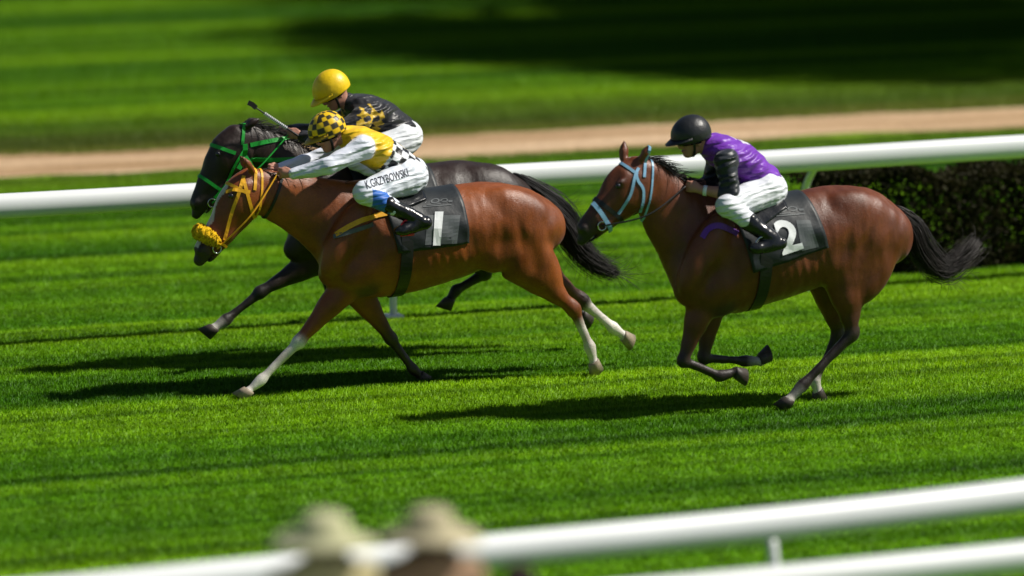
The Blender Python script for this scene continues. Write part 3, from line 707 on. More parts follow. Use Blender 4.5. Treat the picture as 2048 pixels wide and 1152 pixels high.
    for i in range(S.get('mane_n', 420)):
        u = r_.uniform(0, len(crest)-1.001); k = int(u); x, y = crest[k]+(crest[k+1]-crest[k])*(u-k)
        a = at(x, y+6, Y+r_.normal()*0.012); Ls = S['mane_len']*r_.uniform(.5,1.15); side = r_.uniform(-1,1)
        d = Vector((S['mane_dir'][0]+r_.normal()*.25, side*0.5, S['mane_dir'][1]+r_.normal()*.22))
        p = [a]; 
        for j in range(4):
            d = (d+Vector((.05,side*.08,-.22))).normalized(); p.append(p[-1]+d*Ls/4)
        pa.append((p, .0045, .001, r_.uniform(.5,1.6)))
    strands(pa, M['hair'], 'mane', t, base, hair)
    pa = []; tl = [at(x, y, Y) for x, y in S['tail']]
    ctl = spline(tl, 6)
    for i in range(900):
        st_ = r_.uniform(0, .30) if i > 60 else 0; en = min(1.0, r_.uniform(.55, 1.0) if i % 3 else r_.uniform(.8,1.04)); ph = r_.normal(size=2); fl = S['tailw']*(0.6+0.4*r_.uniform())
        p = []
        for j in range(11):
            u = st_+(en-st_)*j/10; x = u*(len(ctl)-1); k = min(int(x), len(ctl)-2); c = ctl[k]+(ctl[k+1]-ctl[k])*(x-k); T = (ctl[k+1]-ctl[k]).normalized(); Nv = T.cross(Vector((0,1,0)))
            w = fl*(0.22+1.0*math.sin(min(u*1.15,1)*math.pi*0.62))*(1-0.25*u)
            p.append(c+Nv*(ph[0]*w*0.55+0.015*math.sin(u*9+ph[1]*3)*u)+Vector((0,1,0))*(ph[1]*w*0.5))
        pa.append((p, .0035, .0009, r_.uniform(.4,1.9)))
    for i in range(110):     # wisps that leave the bundle
        u0 = r_.uniform(.3,.95); x = u0*(len(ctl)-1); k = min(int(x), len(ctl)-2); c = ctl[k].copy(); d = (ctl[k+1]-ctl[k]).normalized(); p = [c]; b_ = Vector((r_.normal()*.35, r_.normal()*.25, r_.normal()*.35+.12))
        for j in range(8):
            d = (d+b_*0.25).normalized(); p.append(p[-1]+d*r_.uniform(.025,.05))
        pa.append((p, .002, .0006, r_.uniform(.6,1.6)))
    strands(pa, M['hair'], 'tail', t, base, hair)
    return t, bv, base

def straps(name, lines, bv, Y, width, mat, t, base, off=0.003, thick=0.004):
    ps = []
    for l in lines:
        P_, N_ = project(bv, l, off)
        if len(P_) < 3: continue
        part(name, ribbon(P_, N_, width, thick), mat, t, base); part(name, ribbon(*mirror(P_, N_, Y), width, thick), mat, t, base)
def band(name, pa, pb, bv, Y, width, mat, t, base, a0=-180, a1=180, off=0.003, thick=0.004):
    P_, N_ = ring(bv, at(*pa, Y), at(*pb, Y), a0, a1, off)
    if len(P_) > 3: return part(name, ribbon(P_, N_, width, thick), mat, t, base)
def ringlet(c, r, tr=0.005):
    v, f = [], []
    for i in range(16):
        a = 2*math.pi*i/16
        for k in range(6):
            b = 2*math.pi*k/6; v.append(c+Vector(((r+tr*math.cos(b))*math.cos(a), tr*math.sin(b), (r+tr*math.cos(b))*math.sin(a))))
    for i in range(16):
        for k in range(6): f.append((6*i+k, 6*((i+1)%16)+k, 6*((i+1)%16)+(k+1)%6, 6*i+(k+1)%6))
    return v, f
def drape(name, front, back, bv, Y, t, base, mat, a0, a1, off, thick=0.006, ns=26, na=46, wav=0.004):
    """cloth over the back: slices from the front edge to the back edge; front/back = (top px, bottom px, low angle)"""
    rows = []
    for i in range(ns+1):
        u = i/ns; pa = [front[0][k]+(back[0][k]-front[0][k])*u for k in (0,1)]; pb = [front[1][k]+(back[1][k]-front[1][k])*u for k in (0,1)]
        aa = a0+(a1-a0)*u; P_, N_ = ring(bv, at(*pa, Y), at(*pb, Y), -aa, aa, off, na)
        if len(P_) != na+1: continue
        rows.append([p+n*(wav*math.sin(u*17+j*0.7)*(abs(j-na/2)/(na/2))) for j, (p, n) in enumerate(zip(P_, N_))]); 
        rows[-1] = (rows[-1], N_)
    v, f = [], []; n = len(rows); m = na+1
    for lay in (0, 1):
        for r, nn in rows:
            for p, q in zip(r, nn): v.append(p+q*(thick*lay))
    o = n*m
    for i in range(n-1):
        for j in range(m-1):
            a = i*m+j; f.append((o+a, o+a+1, o+a+m+1, o+a+m)); f.append((a, a+m, a+m+1, a+1))
    for i in range(n-1):
        for j in (0, m-1): a = i*m+j; f.append((a, a+m, o+a+m, o+a) if j else (a, o+a, o+a+m, a+m))
    for j in range(m-1):
        for i in (0, n-1): a = i*m+j; f.append((a, a+1, o+a+1, o+a) if i == 0 else (a, o+a, o+a+1, a+1))
    ob = part(name, (v, f), mat, t, base, True)
    return ob, BVHTree.FromPolygons([tuple(x) for x in v], f)

def logo2():      # pale emblem print: two loops above a bar, too blurred in the photograph to read
    v, f = [], []
    def arc(cx, cy, rx, ry, w, a0, a1, n=16):
        o = len(v)
        for i in range(n+1):
            a = math.radians(a0+(a1-a0)*i/n)
            for r in (1-w, 1): v.append((cx+math.cos(a)*rx*r, cy+math.sin(a)*ry*r))
        for i in range(n): f.append((o+2*i, o+2*i+1, o+2*i+3, o+2*i+2))
    arc(.38,.68,.16,.30,.35,0,360); arc(.70,.66,.14,.24,.35,-120,200)
    for (x0, x1, y0, y1) in ((0.0,.98,.02,.13),(.12,.60,.22,.30),(.86,1.0,.40,.62)):
        for i in range(6):
            o = len(v); a, b = x0+(x1-x0)*i/6, x0+(x1-x0)*(i+1)/6; v.extend([(a,y0),(b,y0),(b,y1),(a,y1)]); f.append((o,o+1,o+2,o+3))
    return np.array(v), f
H1 = dict(ribs=(775,500,955,480), Y=0.0, mid=(870,770), seed=1, label='bay horse number 1 with yellow bridle, nearest of the leading pair',
  bay=(0.225,0.056,0.008), dark=(0.06,0.018,0.009), black=(0.022,0.013,0.010), hair=(0.012,0.009,0.008),
  trunk=[(676,492,80,.165),(706,484,105,.23),(760,487,109,.275),(830,481,101,.285),(900,465,95,.275),(960,450,88,.265),(1020,448,80,.26),(1066,452,62,.22),(1092,458,40,.13)],
  neck=[(715,462,92,.18),(665,438,82,.145),(615,415,66,.105),(568,398,54,.085),(530,384,46,.078),(508,372,36,.07)],
  head=[(508,362,34,.075),(490,388,46,.095),(468,422,43,.088),(446,455,34,.068),(424,484,28,.056),(408,505,24,.050)],
  extra=[(1030,420,72,44,-22,.11,.135,'b',.04),(1068,482,28,84,16,.075,.165,'b',.035),(1034,500,34,74,10,.085,.160,'b',.035),(992,500,42,48,-30,.075,.165,'b',.05),
         (692,476,84,34,58,.085,.195,'b',.04),(1085,535,34,66,26,.07,.15,'b',.05),(728,540,50,30,30,.05,.200,'b',.06),(680,540,44,34,20,.085,.13,'b',.05),(720,560,46,36,0,.09,.12,'d',.05),(672,515,30,50,10,.09,.085,'b',.08),
         (496,398,34,34,0,.022,.078,'b',.03),(447,398,30,11,62,.03,.0,'b',.03),(458,470,40,9,42,.045,.03,'b',.02),(403,516,17,14,40,.035,0,'k',.02),(720,385,70,24,8,.07,0,'b',.06)],
  groove=[(948,500,24,52,15,.05,.322,.07),(752,500,14,72,-18,.035,.296,.06),(1050,486,9,72,14,.03,.284,.05),(1008,492,10,62,4,.03,.290,.06),(664,450,10,66,-32,.03,.258,.05),(705,520,9,40,-40,.03,.278,.04)],
  legs=[dict(k='fore', y=-.125, j=[(690,575),(597,684),(522,760),(481,796)], sock=7, brown=1), dict(k='fore', y=.125, j=[(712,578),(782,678),(826,738),(852,762)]),
        dict(k='hind', y=-.145, j=[(1040,520),(1148,620),(1180,694),(1194,744)], sock=5, brown=1), dict(k='hind', y=.145, j=[(1040,520),(1166,604),(1226,655),(1262,682)], sock=6)],
  ears=[(505,342,482,312,-.055),(500,340,478,310,.055)], eye=(462,392), eyew=.088, nostril=(402,500), nosw=.042, mouth=(418,516), mouthrot=0.85, blaze=((444,362),(392,494)),
  crest=[(512,336),(560,352),(610,360),(660,366),(705,370)], mane_len=.14, mane_dir=(.9,.25), mane_n=420, tail=[(1082,396),(1120,440),(1150,490),(1190,528),(1238,548)], tailw=.075)
H2 = dict(ribs=(1490,520,1665,500), Y=ground_at(1562,822).y+.13, mid=(1580,800), seed=2, label='bay horse number 2 with pale blue bridle, running behind at right',
  bay=(0.135,0.032,0.007), dark=(0.05,0.015,0.009), black=(0.020,0.012,0.009), hair=(0.012,0.009,0.008),
  trunk=[(1386,545,74,.165),(1412,527,104,.23),(1460,515,112,.275),(1530,500,106,.285),(1600,482,99,.275),(1662,466,96,.265),(1715,462,88,.26),(1760,470,66,.22),(1784,478,42,.13)],
  neck=[(1425,490,98,.18),(1385,464,86,.145),(1350,430,70,.105),(1322,396,56,.088),(1300,368,46,.08),(1284,350,36,.072)],
  head=[(1284,340,36,.075),(1266,366,48,.095),(1242,394,44,.088),(1215,420,36,.068),(1190,445,29,.056),(1172,463,24,.050)],
  extra=[(1718,428,70,46,-20,.11,.135,'b',.04),(1748,496,28,82,-30,.075,.160,'b',.035),(1712,512,34,78,-16,.085,.160,'b',.035),(1676,520,40,54,-20,.075,.170,'b',.045),
         (1410,506,88,36,60,.085,.195,'b',.04),(1745,545,36,74,-34,.075,.15,'b',.05),(1446,570,52,32,30,.05,.200,'b',.06),(1394,574,44,36,30,.085,.13,'b',.05),(1430,600,46,34,0,.09,.12,'d',.05),(1378,556,30,52,10,.09,.085,'b',.08),
         (1272,382,35,35,0,.022,.078,'b',.03),(1219,364,30,11,58,.03,.0,'b',.03),(1228,434,40,9,38,.045,.03,'b',.02),(1169,476,17,13,35,.035,0,'k',.02),(1445,408,70,24,8,.07,0,'b',.06)],
  groove=[(1642,518,24,54,12,.05,.322,.07),(1470,530,14,72,-15,.035,.296,.06),(1730,500,9,74,-24,.03,.284,.05),(1692,505,10,62,-16,.03,.290,.06),(1384,480,10,68,-34,.03,.258,.05),(1424,550,9,42,-40,.03,.278,.04)],
  legs=[dict(k='fore', y=-.125, j=[(1405,606),(1366,722),(1440,752),(1492,738)]), dict(k='fore', y=.125, j=[(1424,602),(1408,716),(1490,722),(1540,722)], sock=2),
        dict(k='hind', y=-.145, j=[(1692,556),(1704,668),(1606,770),(1560,820)], sock=2), dict(k='hind', y=.145, j=[(1660,560),(1676,672),(1630,760),(1640,798)], sock=3)],
  ears=[(1284,316,1300,290,-.055),(1246,318,1249,280,.055)], eye=(1236,372), eyew=.088, nostril=(1166,458), nosw=.042, mouth=(1182,476), mouthrot=0.75,
  crest=[(1290,312),(1320,330),(1355,352),(1395,378),(1440,402)], mane_len=.15, mane_dir=(.8,.35), mane_n=420, tail=[(1784,415),(1825,450),(1845,500),(1890,538),(1958,482)], tailw=.085)
H3 = dict(ribs=(720,455,900,435), Y=1.02, mid=(820,735), seed=3, label='dark brown horse with green bridle, mostly hidden behind horse number 1',
  bay=(0.022,0.010,0.006), dark=(0.018,0.009,0.007), black=(0.014,0.010,0.008), hair=(0.008,0.007,0.007),
  trunk=[(620,444,78,.165),(651,436,103,.23),(705,440,106,.275),(775,434,99,.285),(845,418,93,.275),(905,403,86,.265),(965,402,80,.26),(1008,406,62,.22),(1034,412,40,.13)],
  neck=[(660,412,90,.18),(615,378,76,.145),(575,340,60,.105),(535,306,48,.085),(505,288,40,.078),(485,280,34,.07)],
  head=[(480,274,34,.075),(463,302,46,.095),(445,334,42,.088),(427,364,34,.068),(411,392,28,.056),(400,412,24,.050)],
  extra=[(985,385,70,52,-25,.13,.115,'b',.06),(985,460,78,70,60,.085,.165,'b',.06),(930,472,46,44,40,.08,.15,'b',.06),
         (635,435,80,40,58,.09,.15,'b',.05),(612,488,48,34,20,.09,.13,'b',.05),(665,515,46,36,0,.09,.12,'d',.05),(612,466,30,50,10,.09,.085,'b',.08),
         (469,314,34,34,0,.022,.078,'b',.03),(428,316,30,11,62,.03,.0,'b',.03),(437,378,40,9,48,.045,.03,'b',.02),(397,424,17,13,45,.035,0,'k',.02),(665,338,70,24,8,.07,0,'b',.06)],
  legs=[dict(k='fore', y=-.125, j=[(640,515),(520,585),(452,640),(412,668)], sock=2), dict(k='fore', y=.125, j=[(660,515),(668,612),(728,580),(752,560)]),
        dict(k='hind', y=-.145, j=[(972,484),(1094,566),(1146,612),(1178,640)]), dict(k='hind', y=.145, j=[(920,470),(970,548),(912,580),(892,612)])],
  ears=[(492,252,520,236,-.055),(488,250,516,236,.055)], eye=(436,308), eyew=.088, nostril=(394,408), nosw=.042, mouth=(408,426), mouthrot=0.95,
  crest=[(486,246),(530,262),(572,286),(612,310),(655,332)], mane_len=.2, mane_dir=(.8,.5), mane_n=420, tail=[(1024,350),(1070,380),(1120,420),(1150,470),(1180,500)], tailw=.07)
horse1, bv1, base1 = make_horse(H1)
horse2, bv2, base2 = make_horse(H2)
horse3, bv3, base3 = make_horse(H3)

# ---- tack of horse 1
Y = H1['Y']
straps('cheekpiece', [[(488,352),(478,385),(462,430),(449,480)],[(486,356),(498,400),(508,436)],[(452,384),(470,380),(500,384)]], bv1, Y, .024, M['yellow'], horse1, base1)
band('browband', (446,362), (515,398), bv1, Y, .022, M['yellow'], horse1, base1, -95, 95)
band('headpiece', (508,334), (486,452), bv1, Y, .022, M['yellow'], horse1, base1, -60, 60)
band('throatlatch', (520,338), (508,442), bv1, Y, .016, M['yellow'], horse1, base1)
nbd = ring(bv1, at(398,462,Y), at(446,494,Y), -125, 125, .014, 30)
fz = np.random.default_rng(9); fv, ff = tube(spline(nbd[0][::3], 8), [.016+.040*max(0,math.sin(math.pi*i/80))**0.5 for i in range(81)], 30)
fv = [p+Vector(tuple(fz.normal(0,.0045,3))) for p in fv]
part('noseband', (fv, ff), M['fleece'], horse1, base1, True)
band('jaw_strap', (424,476), (462,500), bv1, Y, .018, M['yellow'], horse1, base1)
band('collar_strap', (560,352), (520,452), bv1, Y, .02, M['blackstrap'], horse1, base1)
for s in (-1,1): part('bit_ring', ringlet(at(434,498,Y+s*.066), .030), M['steel'], horse1, base1, True)
cl1, cbv1 = drape('number_cloth', ((742,372),(790,590)), ((905,366),(918,570)), bv1, Y, horse1, base1, M['cloth'], 100, 96, .006)
sd1, sbv1 = drape('saddle', ((764,374),(782,590)), ((836,376),(846,570)), bv1, Y, horse1, base1, M['leather'], 46, 30, .016, .014, 16, 30, .001)
band('girth', (788,384), (786,592), bv1, Y, .085, M['blackstrap'], horse1, base1, 60, 300, .005, .007)
straps('breast_strap', [[(672,470),(700,452),(735,436),(790,424)]], bv1, Y, .035, M['yellow'], horse1, base1, .006, .006)
straps('breast_pad', [[(668,474),(705,462),(745,448)]], bv1, Y, .03, M['greyprint'], horse1, base1, .004, .008)
tv, tf = text_mesh('1', .03)
decal('numeral', tv, tf, [(866,491),(881,491),(887,423),(870,423)], cbv1, M['print'], horse1, base1, .006)
rv, rf = rect2(6,8)
decal('number_panel', rv, rf, [(850,490),(914,487),(921,430),(856,430)], cbv1, M['greyprint'], horse1, base1, .0015)
decal('sponsor_print', *logo2(), [(846,414),(904,410),(906,394),(850,398)], cbv1, M['greyprint'], horse1, base1)
# ---- tack of horse 2
Y = H2['Y']
straps('cheekpiece', [[(1277,336),(1270,352),(1262,386),(1250,408),(1236,428)],[(1272,348),(1276,362),(1286,378),(1286,402),(1280,424)]], bv2, Y, .020, M['blue'], horse2, base2)
band('browband', (1236,322), (1290,366), bv2, Y, .020, M['blue'], horse2, base2, -95, 95)
band('headpiece', (1286,308), (1262,426), bv2, Y, .020, M['blue'], horse2, base2, -60, 60)
band('noseband', (1192,400), (1240,440), bv2, Y, .030, M['blackstrap'], horse2, base2)
band('throatlatch', (1300,314), (1286,424), bv2, Y, .014, M['blue'], horse2, base2)
for s in (-1,1): part('bit_ring', ringlet(at(1204,452,Y+s*.066), .030), M['steel'], horse2, base2, True)
nbd = ring(bv2, at(1188,412,Y), at(1216,458,Y), -170, -10, .010, 20)
part('tongue_strap', ribbon(nbd[0], nbd[1], .03, .008), M['blue'], horse2, base2)
cl2, cbv2 = drape('number_cloth', ((1440,400),(1500,640)), ((1600,388),(1652,590)), bv2, Y, horse2, base2, M['cloth'], 100, 86, .006)
sd2, sbv2 = drape('saddle', ((1480,402),(1500,640)), ((1552,400),(1568,600)), bv2, Y, horse2, base2, M['leather'], 46, 30, .016, .014, 16, 30, .001)
band('girth', (1500,404), (1498,626), bv2, Y, .085, M['blackstrap'], horse2, base2, 60, 300, .005, .007)
straps('breast_strap', [[(1405,476),(1418,458),(1440,452),(1475,468)]], bv2, Y, .04, M['purple'], horse2, base2, .006, .006)
tv, tf = text_mesh('2', .03)
decal('numeral', tv, tf, [(1566,511),(1608,497),(1590,440),(1544,440)], cbv2, M['print'], horse2, base2, .006)
decal('number_panel', rv, rf, [(1604,502),(1638,494),(1620,440),(1592,440)], cbv2, M['greyprint'], horse2, base2, .0015)
decal('sponsor_print', *logo2(), [(1540,434),(1612,428),(1604,410),(1532,414)], cbv2, M['greyprint'], horse2, base2)
# ---- tack of horse 3
Y = H3['Y']
straps('cheekpiece', [[(488,300),(470,330),(450,370),(428,396)]], bv3, Y, .020, M['green'], horse3, base3)
band('browband', (424,290), (490,312), bv3, Y, .026, M['green'], horse3, base3, -100, 100)
band('headpiece', (484,244), (462,360), bv3, Y, .022, M['green'], horse3, base3, -60, 60)
band('noseband', (402,354), (444,384), bv3, Y, .024, M['green'], horse3, base3)
straps('neck_strap', [[(500,290),(540,282),(580,276)],[(500,318),(540,320),(590,318)]], bv3, Y, .03, M['green'], horse3, base3)
for s in (-1,1): part('bit_ring', ringlet(at(424,406,Y+s*.066), .030), M['steel'], horse3, base3, True)
bw = []
for (x, y) in ((490,288),(477,338),(507,340)):      # bow tied to the browband
    a, b = at(489,312,Y-.14), at(x, y, Y-.17); bw.append(ribbon([a, a+(b-a)*.5+Vector((0,-.015,0)), b], [Vector((0,-1,0))]*3, .035, .004))
part('bow', merge(*bw), M['green'], horse3, base3)
cl3, cbv3 = drape('number_cloth', ((687,326),(735,546)), ((850,320),(863,525)), bv3, Y, horse3, base3, M['cloth'], 92, 88, .006)
drape('saddle', ((709,328),(727,546)), ((781,330),(791,525)), bv3, Y, horse3, base3, M['leather'], 46, 30, .016, .014, 16, 30, .001)

# ================================================================== PEOPLE
SKIN = (0.42,0.20,0.14)
def dome(c, f, u, rx, ry, rz, colfn, low=108, nu=72, nv=36, thick=0.012):
    """helmet shell: f = facing, u = up, half-axes along facing / across / up"""
    s = u.cross(f).normalized(); V, F, C = [], [], []
    for lay in (0, 1):
        for j in range(nv+1):
            th = math.radians(low*j/nv)
            for i in range(nu):
                ph = 2*math.pi*i/nu; k = 1-(thick/rx if lay else 0)
                ext = 1.0+0.06*math.cos(ph)*math.sin(th)**2
                V.append(c+f*(math.sin(th)*math.cos(ph)*rx*k*ext)+s*(math.sin(th)*math.sin(ph)*ry*k)+u*(math.cos(th)*rz*k)); C.append(colfn(ph, th))
    m = (nv+1)*nu
    for lay in (0, 1):
        for j in range(nv):
            for i in range(nu):
                a, b, d, e = j*nu+i, j*nu+(i+1)%nu, (j+1)*nu+(i+1)%nu, (j+1)*nu+i
                q = tuple(lay*m+x for x in (a, e, d, b)); F.append(q[::-1] if lay else q)
    for i in range(nu): a, b = nv*nu+i, nv*nu+(i+1)%nu; F.append((a, m+a, m+b, b))
    return V, F, np.array(C)
def peak(c, f, u, rx, ry, rz, length, th_deg=92):
    s = u.cross(f).normalized(); V, F = [], []; n = 18; th = math.radians(th_deg)
    for j, (ext, dz) in enumerate(((0.0,.004),(1.0,-.012),(1.0,-.018),(0.0,-.006))):
        for i in range(n+1):
            a = math.radians(-72+144*i/n); w = max(0.0, math.cos(a*1.2))
            V.append(c+f*(math.cos(a)*(rx*1.03)*math.sin(th)+ext*length*w)+s*(math.sin(a)*(ry*1.0))+u*(math.cos(th)*rz+dz-(0.012*w if ext else 0)))
    for j in range(4):
        for i in range(n): a, b = j*(n+1)+i, ((j+1)%4)*(n+1)+i; F.append((a, b, b+1, a+1))
    return V, F
def hand(w, tip, Y, s, col=SKIN):
    """closed hand from wrist w towards tip: palm, four fingers curled under, thumb on the upper side"""
    d = (tip-w).normalized(); L_ = 0.085; up = Vector((0,0,1)); up = (up-d*up.dot(d)).normalized(); ac = d.cross(up)*s
    pr = []; pm = w+d*0.045
    pr.append(Loft([(*(w),.026,.024),(*(w+d*.03),.030,.026),(*(w+d*.075),.034,.022)], .012, col=col, region='hand'))
    for i in range(4):
        o = up*(0.030-0.020*i); k = (1.0,1.08,1.0,.8)[i]; b0 = w+d*.072+o
        a1 = b0+d*.030*k-ac*.006; a2 = a1+d*.008*k-ac*.026*k-up*.004; a3 = a2-d*.024*k-ac*.004
        pr.append(Loft([(*b0,.0095,.0095),(*a1,.0092,.0092),(*a2,.0086,.0086),(*a3,.008,.008)], .005, col=col, region='hand', dens=2))
    t0 = w+d*.03+up*.026; t1 = t0+d*.03+up*.012-ac*.008; t2 = t1+d*.026-up*.006-ac*.016
    pr.append(Loft([(*t0,.012,.012),(*t1,.0105,.0105),(*t2,.009,.009)], .006, col=col, region='hand', dens=2))
    return pr
def V3(p): return (p.x, p.y, p.z)
def rot_dir(deg): a = math.radians(deg); return Vector((-math.cos(a), 0, math.sin(a)))       # 0 = facing along the race, + = up
def head_prims(hc, f, u, k=1.0):
    s = u.cross(f).normalized(); pr = []
    def E(a, b, c_, r, kk, op='+', cl=SKIN):
        p = hc+f*a+s*b+u*c_; ang = math.atan2(f.z, f.x); pr.append(Ell(p, (r[0],r[1],r[2]), ang if abs(f.y) < .5 else 0, kk, cl, op, 'head'))
    E(-.012,0,.025,(.094*k,.074*k,.088*k),.02); E(.028,0,-.045,(.060,.058,.070),.03); E(.062,0,-.092,(.026,.030,.022),.025)
    for sg in (-1,1):
        E(.072,sg*.030,.004,(.018,.020,.012),.01,'-'); E(.066,sg*.031,.002,(.014,.014,.011),.006,cl=(.5,.45,.42)); E(-.008,sg*.076,-.018,(.020,.010,.032),.008); E(.072,sg*.028,.022,(.014,.022,.008),.01)
    E(.100,0,-.022,(.020,.013,.026),.014); E(.086,0,-.062,(.014,.026,.008),.008,cl=(.36,.13,.11)); E(.094,0,-.055,(.02,.03,.003),.004,'-')
    return pr
def make_jockey(S):
    Y = S['Y']; hip = at(*S['torso'][0][:2], Y); base = Vector((hip.x, Y, hip.z-.18)); t = empty('jockey', base); tag(t, S['label'], 'person', 'jockeys')
    f = rot_dir(S['face']); u = rot_dir(S['face']+90); 
    hc = at(*S['helmet'], Y)
    W_ = (0.74,0.75,0.78)
    tor = [at(x, y, Y) for x, y, *_ in S['torso']]; tr = [r for r in S['torso']]
    torso = Loft([(*V3(p), r[2], r[3]) for p, r in zip(tor, tr)], .04, col=S['silk'], region='torso')
    nk = tor[-1]; neckp = Loft([(*V3(nk),.06,.065),(*V3(nk+(hc-u*.06-nk)*.5),.052,.055),(*V3(hc-u*.05-f*.015),.055,.055)], .03, col=SKIN, region='neck')
    hd = head_prims(hc-u*.035, f, u)
    arms, hands, legs, feet, cuffs = [], [], [], [], []
    for s in (-1, 1):
        A = S['arm_near'] if s < 0 else S['arm_far']
        q = [at(x, y, Y+yo) for x, y, yo in A]; sh, el, wr, hn = q
        arms.append((Loft([(*V3(sh),.072,.068),(*V3(sh+(el-sh)*.45),.056,.054),(*V3(el),.045,.044)], .03, col=S['sleeve'], region='arm'),
                     Loft([(*V3(el),.045,.044),(*V3(el+(wr-el)*.35),.044,.042),(*V3(wr),.029,.028)], .02, col=S['sleeve'], region='fore')))
        hands += hand(wr, hn, Y, s, S.get('glove', SKIN)); cuffs.append((el, wr))
        Lg = S['leg']; hp, kn, an, to = [at(x, y, Y+s*yo) for x, y, yo in Lg]
        legs.append((Loft([(*V3(hp),.115,.105),(*V3(hp+(kn-hp)*.45),.092,.085),(*V3(kn),.064,.060)], .04, col=S['breech'], region='thigh'),
                     Loft([(*V3(kn),.064,.060),(*V3(kn+(an-kn)*.3),.060,.056),(*V3(kn+(an-kn)*.65),.045,.043),(*V3(an),.037,.035)], .025, col=(.02,.02,.02), region='shin')))
        he = an+(an-kn).normalized()*.035+Vector((.03,0,-.012))
        feet.append(Loft([(*V3(he),.036,.034),(*V3(an+(to-an)*.4+Vector((0,0,-.025))),.040,.038),(*V3(an+(to-an)*.8+Vector((0,0,-.012))),.032,.042),(*V3(to),.022,.034)], .02, col=(.02,.02,.02), region='foot'))
    body = [torso, neckp]+hd+[x for a in arms for x in a]+hands+[x for l in legs for x in l]+feet
    for p in body:
        if p.region in ('torso','arm','fore','thigh','shin','foot'):
            p._c = p.cols.copy(); p.cols = np.tile(np.array(SKIN), (len(p.cols),1))
    M_skin = M['skinattr']
    sdf_object('body', body, .0072, M_skin, t, base, smooth=1, sharp=.006)
    for p in body:
        if hasattr(p, '_c'): p.cols = p._c
    # silks
    keep = len(S['torso']); sl_pr = [torso.inflated(.012)]+[a.inflated(.012) for ar in arms for a in (ar if S.get('long', 1) else (ar[0],))]
    if not S.get('long', 1):
        for (el, wr) in cuffs: sl_pr.append(Loft([(*V3(el),.058,.056),(*V3(el+(wr-el)*.28),.052,.050)], .02, col=S['sleeve']))
    nkb = tor[-1]; sl_pr.append(Loft([(*V3(nkb),.074,.078),(*V3(nkb+(hc-nkb)*.30),.064,.066)], .02, col=S.get('collar', S['silk'])))
    so_, sbv = sdf_object('silks', sl_pr, .0072, M['silk'], t, base, S.get('silkfn'), noise_amp=.006, noise_f=13.0, seed=S['seed'], smooth=1, sharp=.005)
    hpm = at(*S['torso'][0][:2], Y)
    br = [Loft([(*V3(tor[0]),S['torso'][0][2]+.016,S['torso'][0][3]+.016),(*V3(tor[0]+(tor[1]-tor[0])*.75),S['torso'][1][2]+.008,S['torso'][1][3]+.008)], .03, col=S['breech'])]+[l[0].inflated(.013) for l in legs]
    for (a, b) in legs:
        n0, n1 = b.nd[0], b.nd[7]; br.append(Loft([(*n0[:3],n0[3]+.012,n0[4]+.012),(*(n0[:3]+(n1[:3]-n0[:3])*1.0),n1[3]+.010,n1[4]+.010)], .02, col=S['breech']))
    bo, bbv = sdf_object('breeches', br, .0075, M['breech'], t, base, S.get('breechfn'), noise_amp=.005, noise_f=12.0, seed=S['seed']+5, smooth=1, sharp=.006)
    for (a, b), ft in zip(legs, feet):
        nb = b.nd; bp = [Loft([tuple(np.concatenate([nb[i][:3], nb[i][3:]+.013])) for i in range(6, len(nb))], .015, dens=1), ft.inflated(.008)]
        sdf_object('boot', bp, .007, M['leather'], t, base, noise_amp=.004, noise_f=22.0, seed=S['seed']+9, smooth=1)
    # helmet
    rx, ry, rz = S.get('hr', (.138,.120,.130)); V_, F_, C_ = dome(hc, f, u, rx, ry, rz, S['helmetfn'])
    me = mesh('helmet', V_, F_, base); setcol(me, C_); hl = link('helmet', me, M['helmet'], t)
    pv_, pf_ = peak(hc, f, u, rx, ry, rz, .055); pm = mesh('peak', pv_, pf_, base); setcol(pm, np.tile(np.array(S['peakcol']), (len(pv_),1))); link('peak', pm, M['helmet'], hl)
    s_ = u.cross(f).normalized(); P_ = [hc-u*.03+f*(.100*math.cos(a))+s_*(.088*math.sin(a)) for a in [math.radians(-100+10*i) for i in range(21)]]
    N_ = [(p-(hc-u*.03)).normalized() for p in P_]; part('goggles', ribbon(P_, N_, .05, .012), M['lens'], t, base, True)
    P_ = [hc+s_*(.098*math.cos(a))*1.0-u*(.03+.118*math.sin(a))+f*(.035) for a in [math.radians(180*i/16) for i in range(17)]]; N_ = [(p-(hc-u*.04)).normalized() for p in P_]
    part('chin_strap', ribbon(P_, N_, .018, .004), M['blackstrap'], t, base, True)
    return t, base, bbv, sbv
M['skinattr'] = principled('skin_tones', attr=True, rough=0.5, var=0.15, nscale=25.0, bmp=0.1, bdist=0.001)
YEL, BLKC, WHC = (0.80,0.50,0.006), (0.012,0.013,0.016), (0.72,0.74,0.77)
# ---- jockey 1: yellow silks, white sleeves, black and white checks round the waist
J1T = [(818,350,.120,.160),(792,330,.115,.145),(758,305,.118,.165),(722,286,.108,.165),(700,276,.075,.09)]
def silk1(V, C):
    Yc = H1['Y']; a, b = np.array(at(818,350,Yc)), np.array(at(700,276,Yc)); ax = (b-a)/np.linalg.norm(b-a); u = (V-a)@ax; L_ = np.linalg.norm(b-a)
    q = V-a-u[:,None]*ax; up = np.cross(ax, [0,1,0]); ang = np.arctan2(q[:,1], q@(-up if up[2] < 0 else up))
    tors = C[:,2] < 0.05; band_ = tors & (u < L_*0.50) & (u > -0.2)
    chk = ((np.floor(u/.058).astype(int)+np.floor(ang*.17/.062).astype(int)) % 2) == 0
    C[band_ & chk] = BLKC; C[band_ & ~chk] = WHC
    strip = tors & (u < L_*0.42) & (np.abs(ang) < 0.30); C[strip] = YEL
    return C
def helm1(ph, th):
    k = (int(math.floor(math.degrees(th)/17))+int(math.floor(math.degrees(ph)/(22 if th > .6 else 45)))) % 2
    return YEL if k else (0.035,0.03,0.012)
